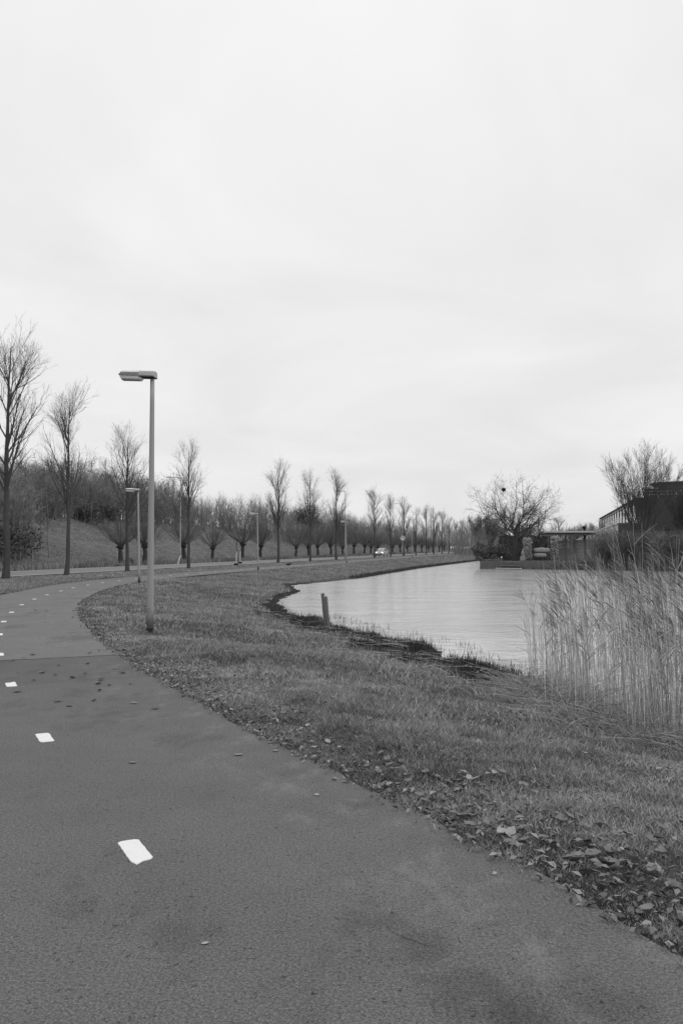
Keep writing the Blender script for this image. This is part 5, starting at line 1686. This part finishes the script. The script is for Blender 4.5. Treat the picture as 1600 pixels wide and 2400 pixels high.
for k in range(32):
    i = int(np.argmin(np.abs(PATH[:, 1] - lr.choice([lr.uniform(8, 13), lr.uniform(12, 24), lr.uniform(9.5, 10.6)]))))
    off = HALF - abs(lr.gauss(0, .75)) - .03
    p = PATH[i] + PNR[i] * max(off, -1.2)
    put_leaf(p[0], p[1], float(gbase(p[1])) + .008, lr.uniform(.05, .10), LD if lr.random() < .7 else LM, 'small dark leaf on the far half of the asphalt', 'small leaves on the asphalt', .15)
# in the grass along the edge
cnt = 0
dens = [(4.0, 9.0)] * 2 + [(2.9, 5.6)] * 5 + [(8, 13)]
while cnt < 254:
    r_ = lr.choice(dens)
    yy = lr.uniform(*r_)
    i = int(np.argmin(np.abs(PATH[:, 1] - yy)))
    off = HALF + .10 + abs(lr.gauss(.42, .36) if yy < 6 else lr.gauss(.15, .28)) if lr.random() < .84 else HALF + lr.uniform(.2, 3.2)
    p = PATH[i] + PNR[i] * off
    if vnoise(np.array([p[0]]), np.array([p[1]]), .8, 81)[0] < .36: continue
    z_ = H(p[0], p[1]) + lr.uniform(.01, .035)
    ch = lr.random()
    put_leaf(p[0], p[1], z_, lr.uniform(.05, .095) if p[1] < 5.2 else lr.uniform(.04, .075), LPALE if ch < .12 else (LD if ch < .26 else LM),
             'fallen leaf in the grass strip along the right edge of the path', 'leaves in the grass beside the path', .38)
    cnt += 1
# uncountable litter: crumbled leaves, soil crumbs and small leaves in the strip
n = 4200
i = gr.integers(int(np.argmax(PATH[:, 1] > 2.6)), int(np.argmax(PATH[:, 1] > 24)), n)
off = HALF - .04 + np.abs(gr.normal(size=n)) * np.where(gr.uniform(0, 1, n) < .55, .10, .55)
q = PATH[i] + PNR[i] * off[:, None] + gr.normal(size=(n, 2)) * .04
z = np.maximum(height(q[:, 0], q[:, 1]), gbase(q[:, 1])) + gr.uniform(.004, .03, n)
up = nrm(gr.normal(size=(n, 3)) * .6 + np.array([0, 0, 1]))
e1 = nrm(np.cross(up, gr.normal(size=(n, 3)))); e2 = np.cross(up, e1)
sz = gr.uniform(.006, .026, (n, 1))
c = np.c_[q, z]
V = np.stack([c - e1 * sz, c - e2 * sz * .55 + up * sz * .2, c + e1 * sz, c + e2 * sz * .55 + up * sz * .25], 1).reshape(-1, 3)
lt = link('leaf_litter', npmesh('leaf_litter', V, quads=np.arange(4 * n).reshape(n, 4), mat=M['leafmix'], attrs={'tone': np.repeat(np.where(gr.uniform(0, 1, n) < .45, gr.uniform(.3, .7, n), gr.uniform(.6, 1.7, n)), 4)}))
tag(lt, 'crumbled leaf litter and soil along the path edge', 'leaf litter', kind='stuff')
# leaves spread thinly over the bank, thicker along the path
n1 = 1300; n2 = 1000
i = gr.integers(int(np.argmax(PATH[:, 1] > 2.8)), int(np.argmax(PATH[:, 1] > 12)), n2)
i = np.where(gr.uniform(0, 1, n2) < .5, gr.integers(int(np.argmax(PATH[:, 1] > 2.6)), int(np.argmax(PATH[:, 1] > 5.4)), n2), i)
off = HALF + .08 + np.abs(gr.normal(size=n2) * .34 + np.where(PATH[i, 1] < 6, .42, .12))
qq = PATH[i] + PNR[i] * off[:, None] + gr.normal(size=(n2, 2)) * .05
n = n1 + n2
x = np.concatenate([gr.uniform(-1.5, 6, n1), qq[:, 0]]); y = np.concatenate([gr.uniform(4.5, 17, n1), qq[:, 1]])
ok = clear_of(x, y, .06); dsh, _ = shore_info(x, y); ok &= (dsh > 1.2) & (gr.uniform(0, 1, n) < np.clip(vnoise(x, y, .8, 83) * 2.4 - .8, 0, 1))
x, y = x[ok], y[ok]; n = len(x)
z = height(x, y) + gr.uniform(.012, .04, n)
up = nrm(gr.normal(size=(n, 3)) * .28 + np.array([0, 0, 1])); e1 = nrm(np.cross(up, gr.normal(size=(n, 3)))); e2 = np.cross(up, e1)
sz = gr.uniform(.014, .036, (n, 1)); c = np.stack([x, y, z], 1)
V = np.stack([c - e1 * sz, c - e2 * sz * .5 + up * sz * .25, c + e1 * sz, c + e2 * sz * .5 + up * sz * .25], 1).reshape(-1, 3)
lt2 = link('scattered_leaves', npmesh('scattered_leaves', V, quads=np.arange(4 * n).reshape(n, 4), mat=M['leafmix'], attrs={'tone': np.repeat(gr.uniform(.35, 1.25, n) + .7 * (gr.uniform(0, 1, n) < .06), 4)}))
tag(lt2, 'small leaves scattered thinly over the grass bank', 'leaves', kind='stuff')

# ------------------------------------------------------------------ molehills and a bird
def molehill(seed, r):
    rng = np.random.default_rng(seed)
    rings = []
    for t in np.linspace(0, 1, 6):
        rings.append([(r * (1 - t * .97) * (1 + .18 * rng.normal()) * math.cos(a), r * (1 - t * .97) * (1 + .18 * rng.normal()) * math.sin(a), r * .62 * math.sin(t * 1.5) * (1 + .08 * rng.normal()) - .03) for a in np.arange(14) * 2 * math.pi / 14])
    return MB().loft(rings).mesh('molehill', M['soil'], True)
MH = [molehill(s, .16) for s in range(3)]
for k, (px, py, sc, lab) in enumerate(((645, 1343, 1.3, 'molehill straight below the duck on the verge'), (734, 1340, 1.3, 'molehill on the bank right of the duck, near the water'), (708, 1339, 1.0, 'molehill between the other two on the bank beyond the pond tip'),
                                       (380, 1371, 1.0, 'flat molehill just right of the nearest lamp, upper one'), (368, 1380, .8, 'flat molehill touching the nearest lamp pole outline'), (331, 1394, .8, 'molehill left of the nearest lamp pole'), (428, 1451, .9, 'molehill in the grass right of the nearest lamp base'), (415, 1367, 1.0, 'farther flat molehill right of the nearest lamp'))):
    zz_ = -.3
    for _ in range(4):
        y_ = (1.6 - zz_) * 2000 / (py - 1284); x_ = (px - 800) / 2000 * y_; zz_ = H(x_, y_)
    o = link('molehill', MH[k % 3], None, (x_, y_, zz_)); o.scale = (sc * 1.4, sc * 1.1, sc * .7)
    tag(o, lab, 'molehill', 'molehills on the bank')

y_ = 84.0; x_ = (677 - 800) / 2000 * y_
du = empty('duck', (x_, y_, H(x_, y_)), math.radians(10))
prof = [(-.34, .22, .012), (-.27, .23, .05), (-.16, .25, .105), (0, .27, .125), (.12, .30, .115), (.20, .36, .075), (.235, .44, .05), (.26, .50, .052), (.29, .525, .045), (.33, .52, .018)]
MB().tube([(a, 0, b) for a, b, r in prof], [r for a, b, r in prof], 14).build('body', M['bird_dark'], du, smooth=True)
MB().tube([(.225, 0, .47), (.25, 0, .52), (.285, 0, .535), (.32, 0, .52)], [.053, .062, .056, .03], 12).build('head', M['bird_pale'], du, smooth=True)
MB().tube([(.33, 0, .515), (.40, 0, .50)], [.02, .008], 8).build('bill', M['wood'], du)
for sg in (-1, 1):
    MB().tube([(.02, sg * .05, .18), (.03, sg * .05, 0)], [.014, .01], 6).build('leg', M['wood'], du)
    MB().tube([(-.30, sg * .03, .24), (-.15, sg * .10, .29), (.05, sg * .125, .31), (.12, sg * .10, .30)], [.01, .05, .055, .02], 8).build('wing', M['bird_dark'], du, smooth=True)
tag(du, 'duck with dark body and pale head on the verge beside the path', 'duck')
